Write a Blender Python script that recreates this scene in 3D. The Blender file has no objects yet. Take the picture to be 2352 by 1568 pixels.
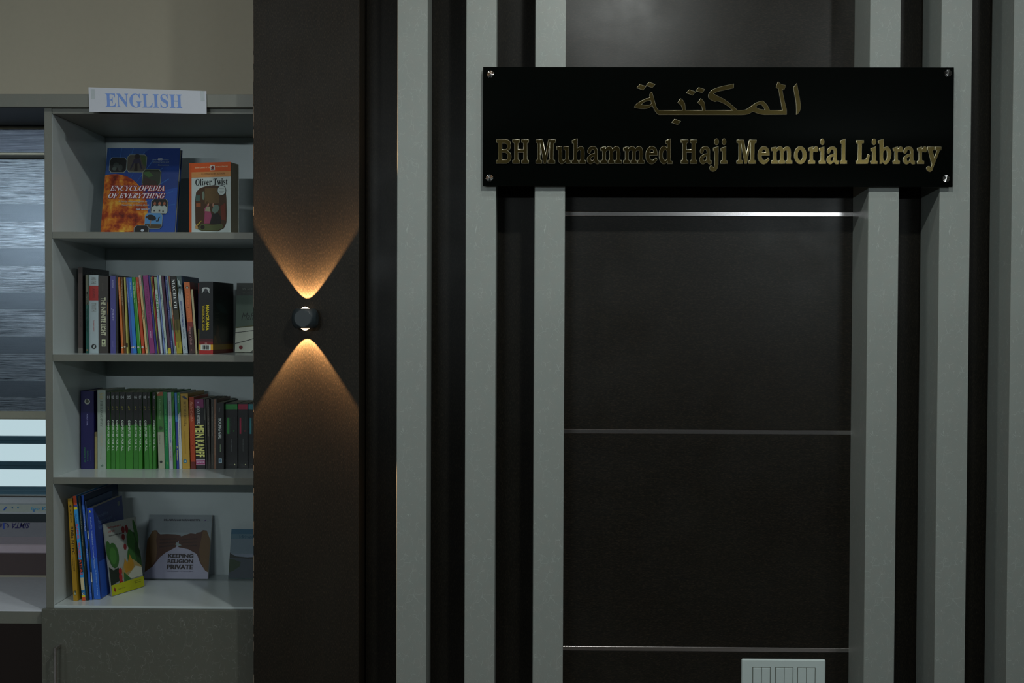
import bpy, math, random
from mathutils import Vector, Matrix

# ------------------------------------------------------------------ camera, world, light, exposure
F_PX, YAW, PITCH, ROLL, CZ = 2361.7, -0.0115, -0.0173, 0.00397, 1.60
_F = Vector((math.sin(YAW)*math.cos(PITCH), math.cos(YAW)*math.cos(PITCH), math.sin(PITCH)))
_R = Vector((math.cos(YAW), -math.sin(YAW), 0)); _U = _R.cross(_F)
_R2 = _R*math.cos(ROLL)+_U*math.sin(ROLL); _U2 = -_R*math.sin(ROLL)+_U*math.cos(ROLL)
scene = bpy.context.scene
col = scene.collection
cam = bpy.data.objects.new('camera', bpy.data.cameras.new('camera')); col.objects.link(cam)
cam.data.sensor_width = 36; cam.data.sensor_fit = 'HORIZONTAL'
cam.data.lens = F_PX/2352*36; cam.data.clip_start = 0.02
m = Matrix.Identity(4)
for i in range(3):
    m[i][0] = _R2[i]; m[i][1] = _U2[i]; m[i][2] = -_F[i]
m[2][3] = CZ
cam.matrix_world = m
scene.camera = cam
scene.view_settings.view_transform = 'Standard'; scene.view_settings.look = 'None'
scene.view_settings.gamma = 1; scene.view_settings.use_curve_mapping = False
scene.view_settings.exposure = 0.0
w = bpy.data.worlds.new('world'); scene.world = w; w.use_nodes = True
w.node_tree.nodes['Background'].inputs[0].default_value = (0.66, 0.80, 0.86, 1)
w.node_tree.nodes['Background'].inputs[1].default_value = 0.92

LIGHT_COL = (0.95, 1.0, 0.965)
CEIL = 3.10
DOWNLIGHTS = [(0.45, 1.40, 21, 'right of centre, in the row nearest the panelled wall'), (0.20, 2.25, 3.0, 'closest to the panelled wall'), (1.75, 1.40, 10, 'toward the right, in the row nearest the panelled wall'), (-1.20, 1.40, 6, 'toward the bookcase, in the row nearest the panelled wall')]
TUBES = [(-1.5, -3.14, 2.50, 15, 'middle one'), (2.6, -3.14, 2.50, 7, 'right-hand one'), (-4.55, -3.14, 2.50, 11, 'left-hand one')]   # fluorescent tubes on the far wall

def P(px, py, Y):
    "point of the plane y=Y seen at pixel px,py"
    r = _R2*(px-1176)+_U2*(784-py)+_F*F_PX
    r = r*(Y/r.y)
    return Vector((r.x, Y, r.z+CZ))
def Yat(px, py, z):
    "depth at which that pixel's ray meets height z"
    r = _R2*(px-1176)+_U2*(784-py)+_F*F_PX
    return (z-CZ)/r.z*r.y

# ------------------------------------------------------------------ materials
def lin(c): return tuple((v/255/12.92) if v/255 <= .04045 else ((v/255+.055)/1.055)**2.4 for v in c)
def ink(c, g=1.0): return tuple(min(.85, v*g) for v in lin(c))
_mats = {}
def new_mat(name):
    mt = bpy.data.materials.new(name); mt.use_nodes = True
    return mt, mt.node_tree.nodes, mt.node_tree.links, mt.node_tree.nodes['Principled BSDF']
def plain(rgb, rough=.5, metal=0, spec=.5, vary=.06, name='paint'):
    "principled with a faint procedural mottling"
    key = (tuple(round(v, 4) for v in rgb), rough, metal, spec, vary)
    if key in _mats: return _mats[key]
    mt, N, L, b = new_mat(name)
    b.inputs['Roughness'].default_value = rough; b.inputs['Metallic'].default_value = metal
    b.inputs['Specular IOR Level'].default_value = spec
    tc = N.new('ShaderNodeTexCoord'); nz = N.new('ShaderNodeTexNoise'); nz.inputs['Scale'].default_value = 60
    rp = N.new('ShaderNodeValToRGB')
    rp.color_ramp.elements[0].color = (*[v*(1-vary) for v in rgb], 1); rp.color_ramp.elements[1].color = (*[min(1, v*(1+vary)) for v in rgb], 1)
    L.new(tc.outputs['Object'], nz.inputs['Vector']); L.new(nz.outputs['Fac'], rp.inputs['Fac']); L.new(rp.outputs['Color'], b.inputs['Base Color'])
    _mats[key] = mt
    return mt
def math_node(N, L, op, a, b=None, clamp=False):
    n = N.new('ShaderNodeMath'); n.operation = op; n.use_clamp = clamp
    for i, v in enumerate((a, b)):
        if v is None: continue
        if hasattr(v, 'links'): L.new(v, n.inputs[i])
        else: n.inputs[i].default_value = v
    return n.outputs[0]
def mixc(N, L, fac, a, b):
    n = N.new('ShaderNodeMix'); n.data_type = 'RGBA'
    for s, v in ((n.inputs[0], fac), (n.inputs[6], a), (n.inputs[7], b)):
        if hasattr(v, 'links'): L.new(v, s)
        elif isinstance(v, tuple): s.default_value = (*v, 1)
        else: s.default_value = v
    return n.outputs[2]
def coords(N, L, scale=(1, 1, 1)):
    tc = N.new('ShaderNodeTexCoord'); mp = N.new('ShaderNodeMapping'); mp.inputs['Scale'].default_value = scale
    L.new(tc.outputs['Object'], mp.inputs['Vector']); return mp.outputs[0]
def noise(N, L, vec, scale, detail=4, rough=.5):
    n = N.new('ShaderNodeTexNoise'); n.inputs['Scale'].default_value = scale; n.inputs['Detail'].default_value = detail
    n.inputs['Roughness'].default_value = rough; L.new(vec, n.inputs['Vector']); return n.outputs
def fibre_laminate(name, base, fibre, rough=.42, amt=.6, zoom=1.0):
    "grey laminate with short curved pale fibres"
    mt, N, L, b = new_mat(name)
    v = coords(N, L)
    wob = noise(N, L, v, 22, 2)['Color']
    add = N.new('ShaderNodeVectorMath'); add.operation = 'MULTIPLY_ADD'; L.new(wob, add.inputs[0]); add.inputs[1].default_value = (.018, .018, .018); L.new(v, add.inputs[2])
    facs = []
    for sc, seed, th in ((40*zoom, 9, .013), (55*zoom, 23, .016), (78*zoom, 41, .021)):
        mp = N.new('ShaderNodeMapping'); mp.inputs['Scale'].default_value = (1, 1, .7); mp.inputs['Location'].default_value = (seed, seed*.7, 0); mp.inputs['Rotation'].default_value = (0, seed*.31, 0); L.new(add.outputs[0], mp.inputs[0])
        vo = N.new('ShaderNodeTexVoronoi'); vo.feature = 'DISTANCE_TO_EDGE'; vo.inputs['Scale'].default_value = sc; L.new(mp.outputs[0], vo.inputs['Vector'])
        line = math_node(N, L, 'SUBTRACT', 1.0, math_node(N, L, 'DIVIDE', vo.outputs['Distance'], th), True)
        msk = noise(N, L, mp.outputs[0], sc*1.0, 1)['Fac']
        msk = math_node(N, L, 'MULTIPLY', math_node(N, L, 'SUBTRACT', msk, .54), 9, True)
        facs.append(math_node(N, L, 'MULTIPLY', line, msk))
    f = math_node(N, L, 'MAXIMUM', math_node(N, L, 'MAXIMUM', facs[0], facs[1]), facs[2])
    big = noise(N, L, v, 5, 4)['Fac']; fine = noise(N, L, v, 420, 2)['Fac']
    blot = math_node(N, L, 'MULTIPLY', math_node(N, L, 'SUBTRACT', noise(N, L, v, 34, 3)['Fac'], .38), 4, True)
    m1 = mixc(N, L, big, tuple(c*.86 for c in base), tuple(c*1.12 for c in base))
    m1 = mixc(N, L, math_node(N, L, 'MULTIPLY', blot, .35), m1, (base[0]*1.12, base[1]*1.0, base[2]*.98))
    m2 = mixc(N, L, math_node(N, L, 'MULTIPLY', fine, .30), m1, tuple(c*.72 for c in base))
    m3 = mixc(N, L, math_node(N, L, 'MULTIPLY', f, amt), m2, fibre)
    L.new(m3, b.inputs['Base Color']); b.inputs['Roughness'].default_value = rough
    bp = N.new('ShaderNodeBump'); bp.inputs['Strength'].default_value = .06; bp.inputs['Distance'].default_value = .001
    L.new(fine, bp.inputs['Height']); L.new(bp.outputs[0], b.inputs['Normal'])
    return mt
def dark_wood(name, base, hi, vertical=False, rough=.36, grain=.5, spec=.5):
    mt, N, L, b = new_mat(name)
    sc = (60, 60, 2.2) if vertical else (2.2, 60, 60)
    v = coords(N, L, sc); v1 = coords(N, L)
    g = noise(N, L, v, 3.2, 6, .65)['Fac']; big = noise(N, L, v1, 3.0, 5, .6)['Fac']
    fine = noise(N, L, coords(N, L, (9, 9, 1.4) if vertical else (1.4, 9, 9)), 95, 3, .7)['Fac']
    g = math_node(N, L, 'MULTIPLY', math_node(N, L, 'SUBTRACT', g, .35), 1.9, True)
    c = mixc(N, L, math_node(N, L, 'MULTIPLY', g, grain), base, hi)
    c = mixc(N, L, math_node(N, L, 'MULTIPLY', math_node(N, L, 'SUBTRACT', big, .42), 2.0, True), c, tuple(x*1.7 for x in base))
    spk = math_node(N, L, 'MULTIPLY', math_node(N, L, 'SUBTRACT', fine, .5), 2.4, True)
    c = mixc(N, L, math_node(N, L, 'MULTIPLY', spk, .95), c, tuple(x*3.6 for x in hi))
    L.new(c, b.inputs['Base Color']); b.inputs['Specular IOR Level'].default_value = spec
    sm = noise(N, L, v1, 6.5, 6, .6)
    L.new(math_node(N, L, 'ADD', rough-.11, math_node(N, L, 'MULTIPLY', sm['Fac'], .22)), b.inputs['Roughness'])
    bp = N.new('ShaderNodeBump'); bp.inputs['Strength'].default_value = .12; bp.inputs['Distance'].default_value = .0006
    L.new(fine, bp.inputs['Height']); L.new(bp.outputs[0], b.inputs['Normal'])
    return mt
def emit(name, c, s):
    mt, N, L, b = new_mat(name); b.inputs['Base Color'].default_value = (*c, 1); b.inputs['Emission Color'].default_value = (*c, 1); b.inputs['Emission Strength'].default_value = s
    return mt

M = {}
M['slat'] = fibre_laminate('grey_fibre_laminate', (.275, .305, .285), (.50, .54, .52))
M['cab'] = fibre_laminate('grey_cabinet_laminate', (.19, .20, .17), (.27, .29, .26), .42, .3, 1.3)
M['door'] = fibre_laminate('grey_door_laminate', (.115, .122, .100), (.33, .35, .32), .42, .6, .9)
M['white'] = plain((.56, .63, .64), .24, vary=.02, name='white_laminate')
M['wood_h'] = dark_wood('dark_wood_horizontal', (.0075, .0072, .0056), (.018, .013, .0085), False, .33, .5, .30)
M['wood_v'] = dark_wood('dark_wood_vertical', (.0105, .0100, .0078), (.023, .017, .0115), True, .46, .7, .14)
M['recess'] = dark_wood('dark_wood_recess', (.0075, .0072, .0058), (.015, .012, .008), True, .36, .5, .13)
M['wallpaint'] = plain((.50, .46, .36), .75, vary=.03, name='beige_wall_paint')
M['room'] = plain((.10, .10, .09), .8, name='dim_room_paint')
M['ceiling'] = plain((.28, .29, .28), .8, name='ceiling_paint')
M['floor'] = plain((.10, .09, .08), .35, name='floor_tile')
M['steel'] = plain((.60, .56, .55), .22, 1, name='brushed_steel')
M['chrome'] = plain((.80, .80, .80), .12, 1, name='chrome')
M['black'] = plain((.0018, .0024, .002), .05, spec=.16, name='black_acrylic')
M['gold'] = plain((.38, .28, .095), .13, 1, name='gold_mirror', vary=.03)
M['gold_edge'] = plain((.80, .74, .52), .30, .7, name='cut_edge_glint', vary=.02)  # cut sides of the letters; their glint is put into this paler gold
M['paper'] = plain((.62, .66, .74), .7, vary=.02, name='white_paper')
M['pages'] = plain((.50, .47, .36), .8, name='book_pages')
M['pages_w'] = plain((.60, .60, .54), .8, name='book_pages_white')
M['switch'] = plain((.57, .66, .65), .3, vary=.01, name='white_plastic')
M['lamp'] = plain((.019, .028, .033), .45, vary=.03, name='anthracite_paint')
M['brass'] = plain((.75, .73, .58), .3, .2, name='satin_rail')

# ------------------------------------------------------------------ mesh helpers
class MB:
    def __init__(s): s.v = []; s.f = []; s.m = []; s.mats = []; s.sm = []
    def mat(s, mt):
        if mt not in s.mats: s.mats.append(mt)
        return s.mats.index(mt)
    def quad(s, pts, mt=None, smooth=False):
        i = len(s.v); s.v += [tuple(p) for p in pts]; s.f.append(tuple(range(i, i+len(pts)))); s.m.append(s.mat(mt) if mt else 0); s.sm.append(smooth)
    def box(s, a, b, mt=None, bev=0.0):
        x0, y0, z0 = a; x1, y1, z1 = b
        if bev <= 0:
            i = len(s.v)
            s.v += [(x0, y0, z0), (x1, y0, z0), (x1, y1, z0), (x0, y1, z0), (x0, y0, z1), (x1, y0, z1), (x1, y1, z1), (x0, y1, z1)]
            for q in ((0, 3, 2, 1), (4, 5, 6, 7), (0, 1, 5, 4), (1, 2, 6, 5), (2, 3, 7, 6), (3, 0, 4, 7)):
                s.f.append(tuple(i+k for k in q)); s.m.append(s.mat(mt) if mt else 0); s.sm.append(False)
            return
        e = min(bev, (x1-x0)*.45, (y1-y0)*.45, (z1-z0)*.45)
        i = len(s.v); X = (x0, x1); Yy = (y0, y1); Z = (z0, z1); idx = {}
        for cx in (0, 1):
            for cy in (0, 1):
                for cz in (0, 1):
                    sx, sy, sz = (1-2*cx), (1-2*cy), (1-2*cz)
                    for ax in range(3):
                        p = [X[cx]+sx*e, Yy[cy]+sy*e, Z[cz]+sz*e]
                        p[ax] = (X[cx], Yy[cy], Z[cz])[ax]
                        idx[(cx, cy, cz, ax)] = len(s.v); s.v.append(tuple(p))
        def add(q):
            vs = [Vector(s.v[k]) for k in q]; n = (vs[1]-vs[0]).cross(vs[2]-vs[0])
            c = sum(vs, Vector())/len(vs)-Vector(((x0+x1)/2, (y0+y1)/2, (z0+z1)/2))
            if n.dot(c) < 0: q = q[::-1]
            s.f.append(tuple(q)); s.m.append(s.mat(mt) if mt else 0); s.sm.append(False)
        for ax in range(3):
            o = [a for a in range(3) if a != ax]
            for c in (0, 1):
                q = []
                for (p, r) in ((0, 0), (1, 0), (1, 1), (0, 1)):
                    k = [0, 0, 0]; k[ax] = c; k[o[0]] = p; k[o[1]] = r; q.append(idx[(*k, ax)])
                add(q)
            for p in (0, 1):
                for r in (0, 1):
                    k0 = [0, 0, 0]; k0[o[0]] = p; k0[o[1]] = r; k1 = list(k0); k1[ax] = 1
                    add([idx[(*k0, o[0])], idx[(*k1, o[0])], idx[(*k1, o[1])], idx[(*k0, o[1])]])
        for cx in (0, 1):
            for cy in (0, 1):
                for cz in (0, 1): add([idx[(cx, cy, cz, a)] for a in range(3)])
    def cyl(s, c, axis, r, h, n=24, mt=None, r2=None, smooth=True):
        "frustum from c along unit axis for length h"
        axis = Vector(axis).normalized(); r2 = r if r2 is None else r2
        t = Vector((1, 0, 0)) if abs(axis.x) < .8 else Vector((0, 0, 1)); u = axis.cross(t).normalized(); w_ = axis.cross(u)
        c = Vector(c); i = len(s.v)
        for k in range(n):
            a = 2*math.pi*k/n; d = u*math.cos(a)+w_*math.sin(a)
            s.v.append(tuple(c+d*r)); s.v.append(tuple(c+axis*h+d*r2))
        for k in range(n):
            j = (k+1) % n
            s.f.append((i+2*k, i+2*j, i+2*j+1, i+2*k+1)); s.m.append(s.mat(mt) if mt else 0); s.sm.append(smooth)
        s.f.append(tuple(i+2*k for k in range(n))[::-1]); s.f.append(tuple(i+2*k+1 for k in range(n)))
        for _ in (0, 1): s.m.append(s.mat(mt) if mt else 0); s.sm.append(False)
    def build(s, name, mt=None, parent=None, **props):
        me = bpy.data.meshes.new(name); me.from_pydata(s.v, [], s.f)
        for mm in (s.mats or [mt]): me.materials.append(mm)
        if s.mats:
            me.polygons.foreach_set('material_index', s.m)
        me.polygons.foreach_set('use_smooth', s.sm)
        me.update()
        o = bpy.data.objects.new(name, me); col.objects.link(o)
        if parent: o.parent = parent
        for k, v in props.items(): o[k] = v
        return o
def box(name, a, b, mt, parent=None, bev=0.0, **props):
    mb = MB(); mb.box(a, b, None, bev); return mb.build(name, mt, parent, **props)
def thing(name, label, cat, loc=(0, 0, 0), group=None):
    o = bpy.data.objects.new(name, None); col.objects.link(o); o.location = loc; o.empty_display_size = .05
    o['label'] = label; o['category'] = cat
    if group: o['group'] = group
    return o
def rel(v, o): return tuple(Vector(v)-o.location)

# text outlines (cached, normalised to a unit box)
_txt = {}
def serif(t):
    out = ''
    for ch in t:
        if 'A' <= ch <= 'Z': out += chr(0x1D400+ord(ch)-65)
        elif 'a' <= ch <= 'z': out += chr(0x1D41A+ord(ch)-97)
        else: out += ch
    return out
def text_mesh(body, style=''):
    key = (body, style)
    if key in _txt: return _txt[key]
    cu = bpy.data.curves.new('t', 'FONT'); cu.body = serif(body) if 's' in style else body
    cu.resolution_u = 2; cu.fill_mode = 'FRONT'; cu.align_x = 'CENTER' if 'c' in style else 'LEFT'
    if 'b' in style: cu.offset = .02
    if 'B' in style: cu.offset = .042
    if 'i' in style: cu.shear = .35
    ob = bpy.data.objects.new('t', cu); col.objects.link(ob)
    dg = bpy.context.evaluated_depsgraph_get(); me = bpy.data.meshes.new_from_object(ob.evaluated_get(dg))
    vs = [(v.co.x, v.co.y) for v in me.vertices]; fs = [tuple(p.vertices) for p in me.polygons]
    bpy.data.objects.remove(ob); bpy.data.meshes.remove(me); bpy.data.curves.remove(cu)
    if not vs: vs = [(0, 0), (1, 1)]
    x0 = min(v[0] for v in vs); x1 = max(v[0] for v in vs); y0 = min(v[1] for v in vs); y1 = max(v[1] for v in vs)
    vs = [((x-x0)/(x1-x0 or 1), (y-y0)/(y1-y0 or 1)) for x, y in vs]
    _txt[key] = (vs, fs); return _txt[key]

def prints(mb, O, u, v, n, W, H, items, g=1.0, rough=.45, lift=.00025):
    """flat print on a face: O corner, u/v unit axes, n outward normal, W x H metres; positions in fractions, y up.
    r x0 y0 x1 y1 col | d cx cy rad(frac of W) col [aspect] | p [(x,y)..] col | t text cx cy w h col rot style"""
    O = Vector(O); u = Vector(u); v = Vector(v); n = Vector(n)
    k = 0
    for it in items:
        k += 1; off = n*(lift*(1+.35*k))
        def Q(x, y): return tuple(O+u*(x*W)+v*(y*H)+off)
        t = it[0]
        if t == 'r':
            mb.quad([Q(it[1], it[2]), Q(it[3], it[2]), Q(it[3], it[4]), Q(it[1], it[4])], it[5] if not isinstance(it[5], tuple) else plain(ink(it[5], g), rough, name='print'))
        elif t == 'd':
            asp = it[5] if len(it) > 5 else 1
            mb.quad([Q(it[1]+it[3]*math.cos(a*math.pi/12), it[2]+it[3]*asp*math.sin(a*math.pi/12)*W/H) for a in range(24)], it[4] if not isinstance(it[4], tuple) else plain(ink(it[4], g), rough, name='print'))
        elif t == 'p':
            pts = it[1]
            mt = it[2] if not isinstance(it[2], tuple) else plain(ink(it[2], g), rough, name='print')
            mb.quad([Q(x, y) for x, y in pts], mt)
        elif t == 't':
            _, body, cx, cy, ww, hh, c, rot, st = it
            vs, fs = text_mesh(body, st); mt = plain(ink(c, g), rough, name='print'); i0 = len(mb.v)
            for a, b in vs:
                a -= .5; b -= .5
                if rot == 'v': x, y = cx+b*ww, cy-a*hh          # reads top to bottom
                elif rot == 'u': x, y = cx-a*ww, cy-b*hh         # upside down
                else: x, y = cx+a*ww, cy+b*hh
                mb.v.append(Q(x, y))
            mi = mb.mat(mt)
            for f in fs: mb.f.append(tuple(i0+q for q in f)); mb.m.append(mi); mb.sm.append(False)

# ------------------------------------------------------------------ main planes
Y_SLAT = 2.9103          # front of the grey fins
Y_BACK = Y_SLAT+.13724   # dark panelling behind them
Y_PAN = 2.94749          # front of the sconce panel
SF, SB = 3.06, 3.456     # bookcase front and back
YW = 3.478               # main wall
SO, SI = -1.4322, -1.4105
KZ = 1.07819
ZB = {k: CZ+z*KZ for k, z in dict(b1t=.24927, b1b=.23109, b2t=-.09039, b2b=-.10911, b3t=-.4317, b3b=-.45056, b4t=-.79026, tin=.57548).items()}
PL, PR = -.77754, -.47309
X_L, X_R, Y_B = -5.4, 4.2, -3.2

# ------------------------------------------------------------------ room shell
Y_OUT = 3.70
box('floor', (X_L, Y_B, -.1), (X_R, Y_OUT, 0), M['floor'], kind='structure')
box('ceiling', (X_L, Y_B, CEIL), (X_R, Y_OUT, CEIL+.1), M['ceiling'], kind='structure')
box('wall_left', (X_L-.1, Y_B, 0), (X_L, Y_OUT, CEIL), M['room'], kind='structure')
box('wall_right', (X_R, Y_B, 0), (X_R+.1, Y_OUT, CEIL), M['room'], kind='structure')
box('wall_front', (X_L, Y_B-.1, 0), (X_R, Y_B, CEIL), M['room'], kind='structure')
WX0, WX1 = -2.7, -1.47                                   # window opening
z_sill = P(50, 1250, YW).z; z_head = P(50, 293, 3.40).z+.02
mb = MB()
mb.box((WX1, YW, 0), (X_R, Y_OUT, CEIL)); mb.box((X_L, YW, 0), (WX0, Y_OUT, CEIL))
mb.box((WX0, YW, z_head), (WX1, Y_OUT, CEIL)); mb.box((WX0, YW, 0), (WX1, Y_OUT, z_sill-.03))
wall = mb.build('wall_back', M['wallpaint'], kind='structure')

# ------------------------------------------------------------------ ceiling downlights
lum = emit('downlight_diffuser', (1, 1, .97), 6)
for i, (x, y, pw, wh) in enumerate(DOWNLIGHTS):
    t = thing('ceiling_downlight', 'round white recessed ceiling downlight '+wh, 'ceiling light', (x, y, CEIL), 'recessed ceiling downlights')
    mb = MB(); n = 32
    for k in range(n):
        a0, a1 = 2*math.pi*k/n, 2*math.pi*(k+1)/n
        for (r0, z0, r1, z1) in ((.062, -.004, .082, -.006), (.082, -.006, .085, 0.0), (.062, -.004, .060, 0.0)):
            mb.quad([(r0*math.cos(a0), r0*math.sin(a0), z0), (r1*math.cos(a0), r1*math.sin(a0), z1), (r1*math.cos(a1), r1*math.sin(a1), z1), (r0*math.cos(a1), r0*math.sin(a1), z0)], None, True)
    mb.build('ring', M['switch'], t)
    mb = MB(); mb.cyl((0, 0, -.003), (0, 0, 1), .062, .003, 32); mb.build('diffuser', lum, t)
    ld = bpy.data.lights.new('downlight_light', 'AREA'); ld.shape = 'DISK'; ld.size = .12; ld.energy = pw; ld.color = LIGHT_COL
    lo = bpy.data.objects.new('downlight_light', ld); col.objects.link(lo); lo.parent = t; lo.location = (0, 0, -.008)

for x, y, z, pw, wh in TUBES:
    t = thing('tube_light', 'long white fluorescent tube on the far wall, '+wh, 'ceiling light', (x, y, z), 'fluorescent tubes on the far wall')
    box('batten', (-.62, -.058, -.02), (.62, -.03, .04), M['switch'], t, .003)
    mb = MB(); mb.cyl((-.59, 0, 0), (1, 0, 0), .014, 1.18, 16); mb.build('tube', emit('fluorescent_tube', (.93, 1, 1), 8), t)
    for sx in (-.605, .585): box('tube_holder', (sx, -.03, -.018), (sx+.02, .018, .018), M['switch'], t, .002)
    ld = bpy.data.lights.new('tube_glow', 'AREA'); ld.shape = 'RECTANGLE'; ld.size = 1.18; ld.size_y = .035; ld.energy = pw; ld.color = (.86, .97, 1.0); ld.spread = math.radians(115)
    lo = bpy.data.objects.new('tube_glow', ld); col.objects.link(lo); lo.parent = t; lo.location = (0, .02, 0); lo.rotation_euler = (math.pi/2, 0, 0)

# ------------------------------------------------------------------ dark panelling, metal strips, fins
pan = box('trim_1', (PR+.004, Y_BACK+.006, 0), (X_R, YW-.001, CEIL), M['recess'], kind='structure')
pan['label'] = 'dark brown wood panelling behind the grey fins'
ZS = [CZ+.33215, CZ-.31182, CZ-.95869]                   # top edges of the steel strips
SH = P(1500, 486.5, Y_BACK).z-P(1500, 496.5, Y_BACK).z
XS = [-.36026, -.16567, .02904, .96767, 1.16696, 1.36917]; FW = .08579
cx0, cx1 = XS[2]+FW*.4, XS[3]+FW*.5
edges = [CEIL]+[z for z in ZS]+[0.02]
for i in range(4):
    zt = edges[i]-(0 if i == 0 else SH+.0006); zb = edges[i+1]+(.0006 if i < 3 else 0)
    box('wood_panel', (cx0, Y_BACK, zb), (cx1, Y_BACK+.0055, zt), M['wood_h'], pan, .0006)
for z in ZS:
    mb = MB(); mb.box((cx0, Y_BACK-.0012, z-SH), (cx1, Y_BACK+.0055, z), None, .0009)
    mb.build('steel_strip', M['steel'], pan, label='thin horizontal polished steel strip')
names = ['first grey vertical fin from the left, next to the dark sconce panel', 'second grey vertical fin from the left, under the left end of the black sign',
         'grey vertical fin along the left edge of the wide steel-striped panel', 'grey vertical fin along the right edge of the wide steel-striped panel',
         'grey vertical fin under the right end of the black sign', 'rightmost grey vertical fin, cut off by the edge of the photo']
for x, lb in zip(XS, names):
    o = box('wall_fin', (0, 0, 0), (FW, .13724-.0002, CEIL-.001), M['slat'], None, .0012, label=lb, category='wall fin', group='grey vertical fins on the dark wall')
    o.location = (x, Y_SLAT, 0)

# ------------------------------------------------------------------ sconce panel
colm = thing('sconce_panel', 'wide dark brown wood panel carrying the lit up-and-down lamp', 'wall panel', (PL, Y_PAN, 0))
box('panel_board', (0, 0, 0), (PR-PL, YW-Y_PAN-.001, CEIL-.001), M['wood_v'], colm, .0008)
mb = MB(); random.seed(4); z = .3
while z < 2.9:                                            # chipped pale edge of the board
    h = random.uniform(.004, .05); e = random.uniform(.0002, .0010)
    if random.random() < .75: mb.box((-.0004, -.0004, z), (e, .004, z+h))
    z += h*random.uniform(.9, 1.5)
mb.build('chipped_edge', plain((.22, .20, .16), .8, name='raw_board_edge'), colm, kind='stuff')

# ------------------------------------------------------------------ wall lamp
LC = P(706, 731.5, Y_PAN)
lamp = thing('wall_lamp', 'small anthracite up-and-down wall lamp glowing warm on dark panel', 'lamp', tuple(LC))
R = .0395; cy = -.030
mb = MB(); nu, nv = 64, 40
def lp(i, j):
    th = math.pi*j/nv; ph = 2*math.pi*i/nu
    p = Vector((R*math.sin(th)*math.cos(ph), R*math.sin(th)*math.sin(ph), R*math.cos(th)))
    p.x = max(-.0345, min(.0345, p.x)); p.y = max(-.0315, min(.0298, p.y)); p.z = max(-.0278, min(.0278, p.z))
    return p+Vector((0, cy, 0))
for j in range(nv):
    for i in range(nu):
        q = [lp(i, j), lp(i, j+1), lp(i+1, j+1), lp(i+1, j)]
        c = sum(q, Vector())/4-Vector((0, cy, 0))
        if abs(c.z) > .0277 and math.hypot(c.x, c.y) < .0165: continue
        mb.quad(q, None, False)
body = mb.build('lamp_body', M['lamp'], lamp)
mb = MB(); mb.cyl((0, -.003, 0), (0, 1, 0), .026, .0029, 32); mb.build('wall_mount', M['lamp'], lamp)
mt, N, L, b = new_mat('lens_glow')
tr = N.new('ShaderNodeBsdfTransparent'); em = N.new('ShaderNodeEmission'); ad = N.new('ShaderNodeAddShader')
em.inputs[0].default_value = (1, .72, .42, 1); em.inputs[1].default_value = 2.6
L.new(tr.outputs[0], ad.inputs[0]); L.new(em.outputs[0], ad.inputs[1]); L.new(ad.outputs[0], N['Material Output'].inputs[0])
for sgn in (1, -1):
    mb = MB(); rr = .0125; hh = .0062
    for j in range(6):
        for i in range(24):
            def dp(i, j):
                a = 2*math.pi*i/24; t = j/6
                return (rr*t*math.cos(a), cy+rr*t*math.sin(a), sgn*(.0275+hh*(1-t*t)))
            mb.quad([dp(i, j), dp(i+1, j), dp(i+1, j+1), dp(i, j+1)] if j else [dp(0, 0), dp(i, 1), dp(i+1, 1)], None, True)
    mb.build('lens', mt, lamp, label='glowing glass lens dome')
    ld = bpy.data.lights.new('beam', 'SPOT'); ld.energy = 105; ld.color = (1, .53, .22); ld.spot_size = math.radians(71); ld.spot_blend = .03; ld.shadow_soft_size = .0008
    ld.use_nodes = True; N, L = ld.node_tree.nodes, ld.node_tree.links     # lens throws a rim-bright cone
    ge = N.new('ShaderNodeNewGeometry'); sp = N.new('ShaderNodeSeparateXYZ'); L.new(ge.outputs['Incoming'], sp.inputs[0])
    cs = math_node(N, L, 'ABSOLUTE', sp.outputs[2]); q_ = math_node(N, L, 'DIVIDE', math_node(N, L, 'SUBTRACT', 1.0, cs), 1-math.cos(math.radians(35.5)), True)
    q_ = math_node(N, L, 'ADD', math_node(N, L, 'MULTIPLY', math_node(N, L, 'POWER', q_, 1.1), .76), .24)
    L.new(q_, N['Emission'].inputs['Strength'])
    lo = bpy.data.objects.new('beam', ld); col.objects.link(lo); lo.parent = lamp
    lo.location = (0, -.0262, sgn*.004)
    lo.rotation_euler = (math.pi if sgn > 0 else 0, 0, 0)

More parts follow.
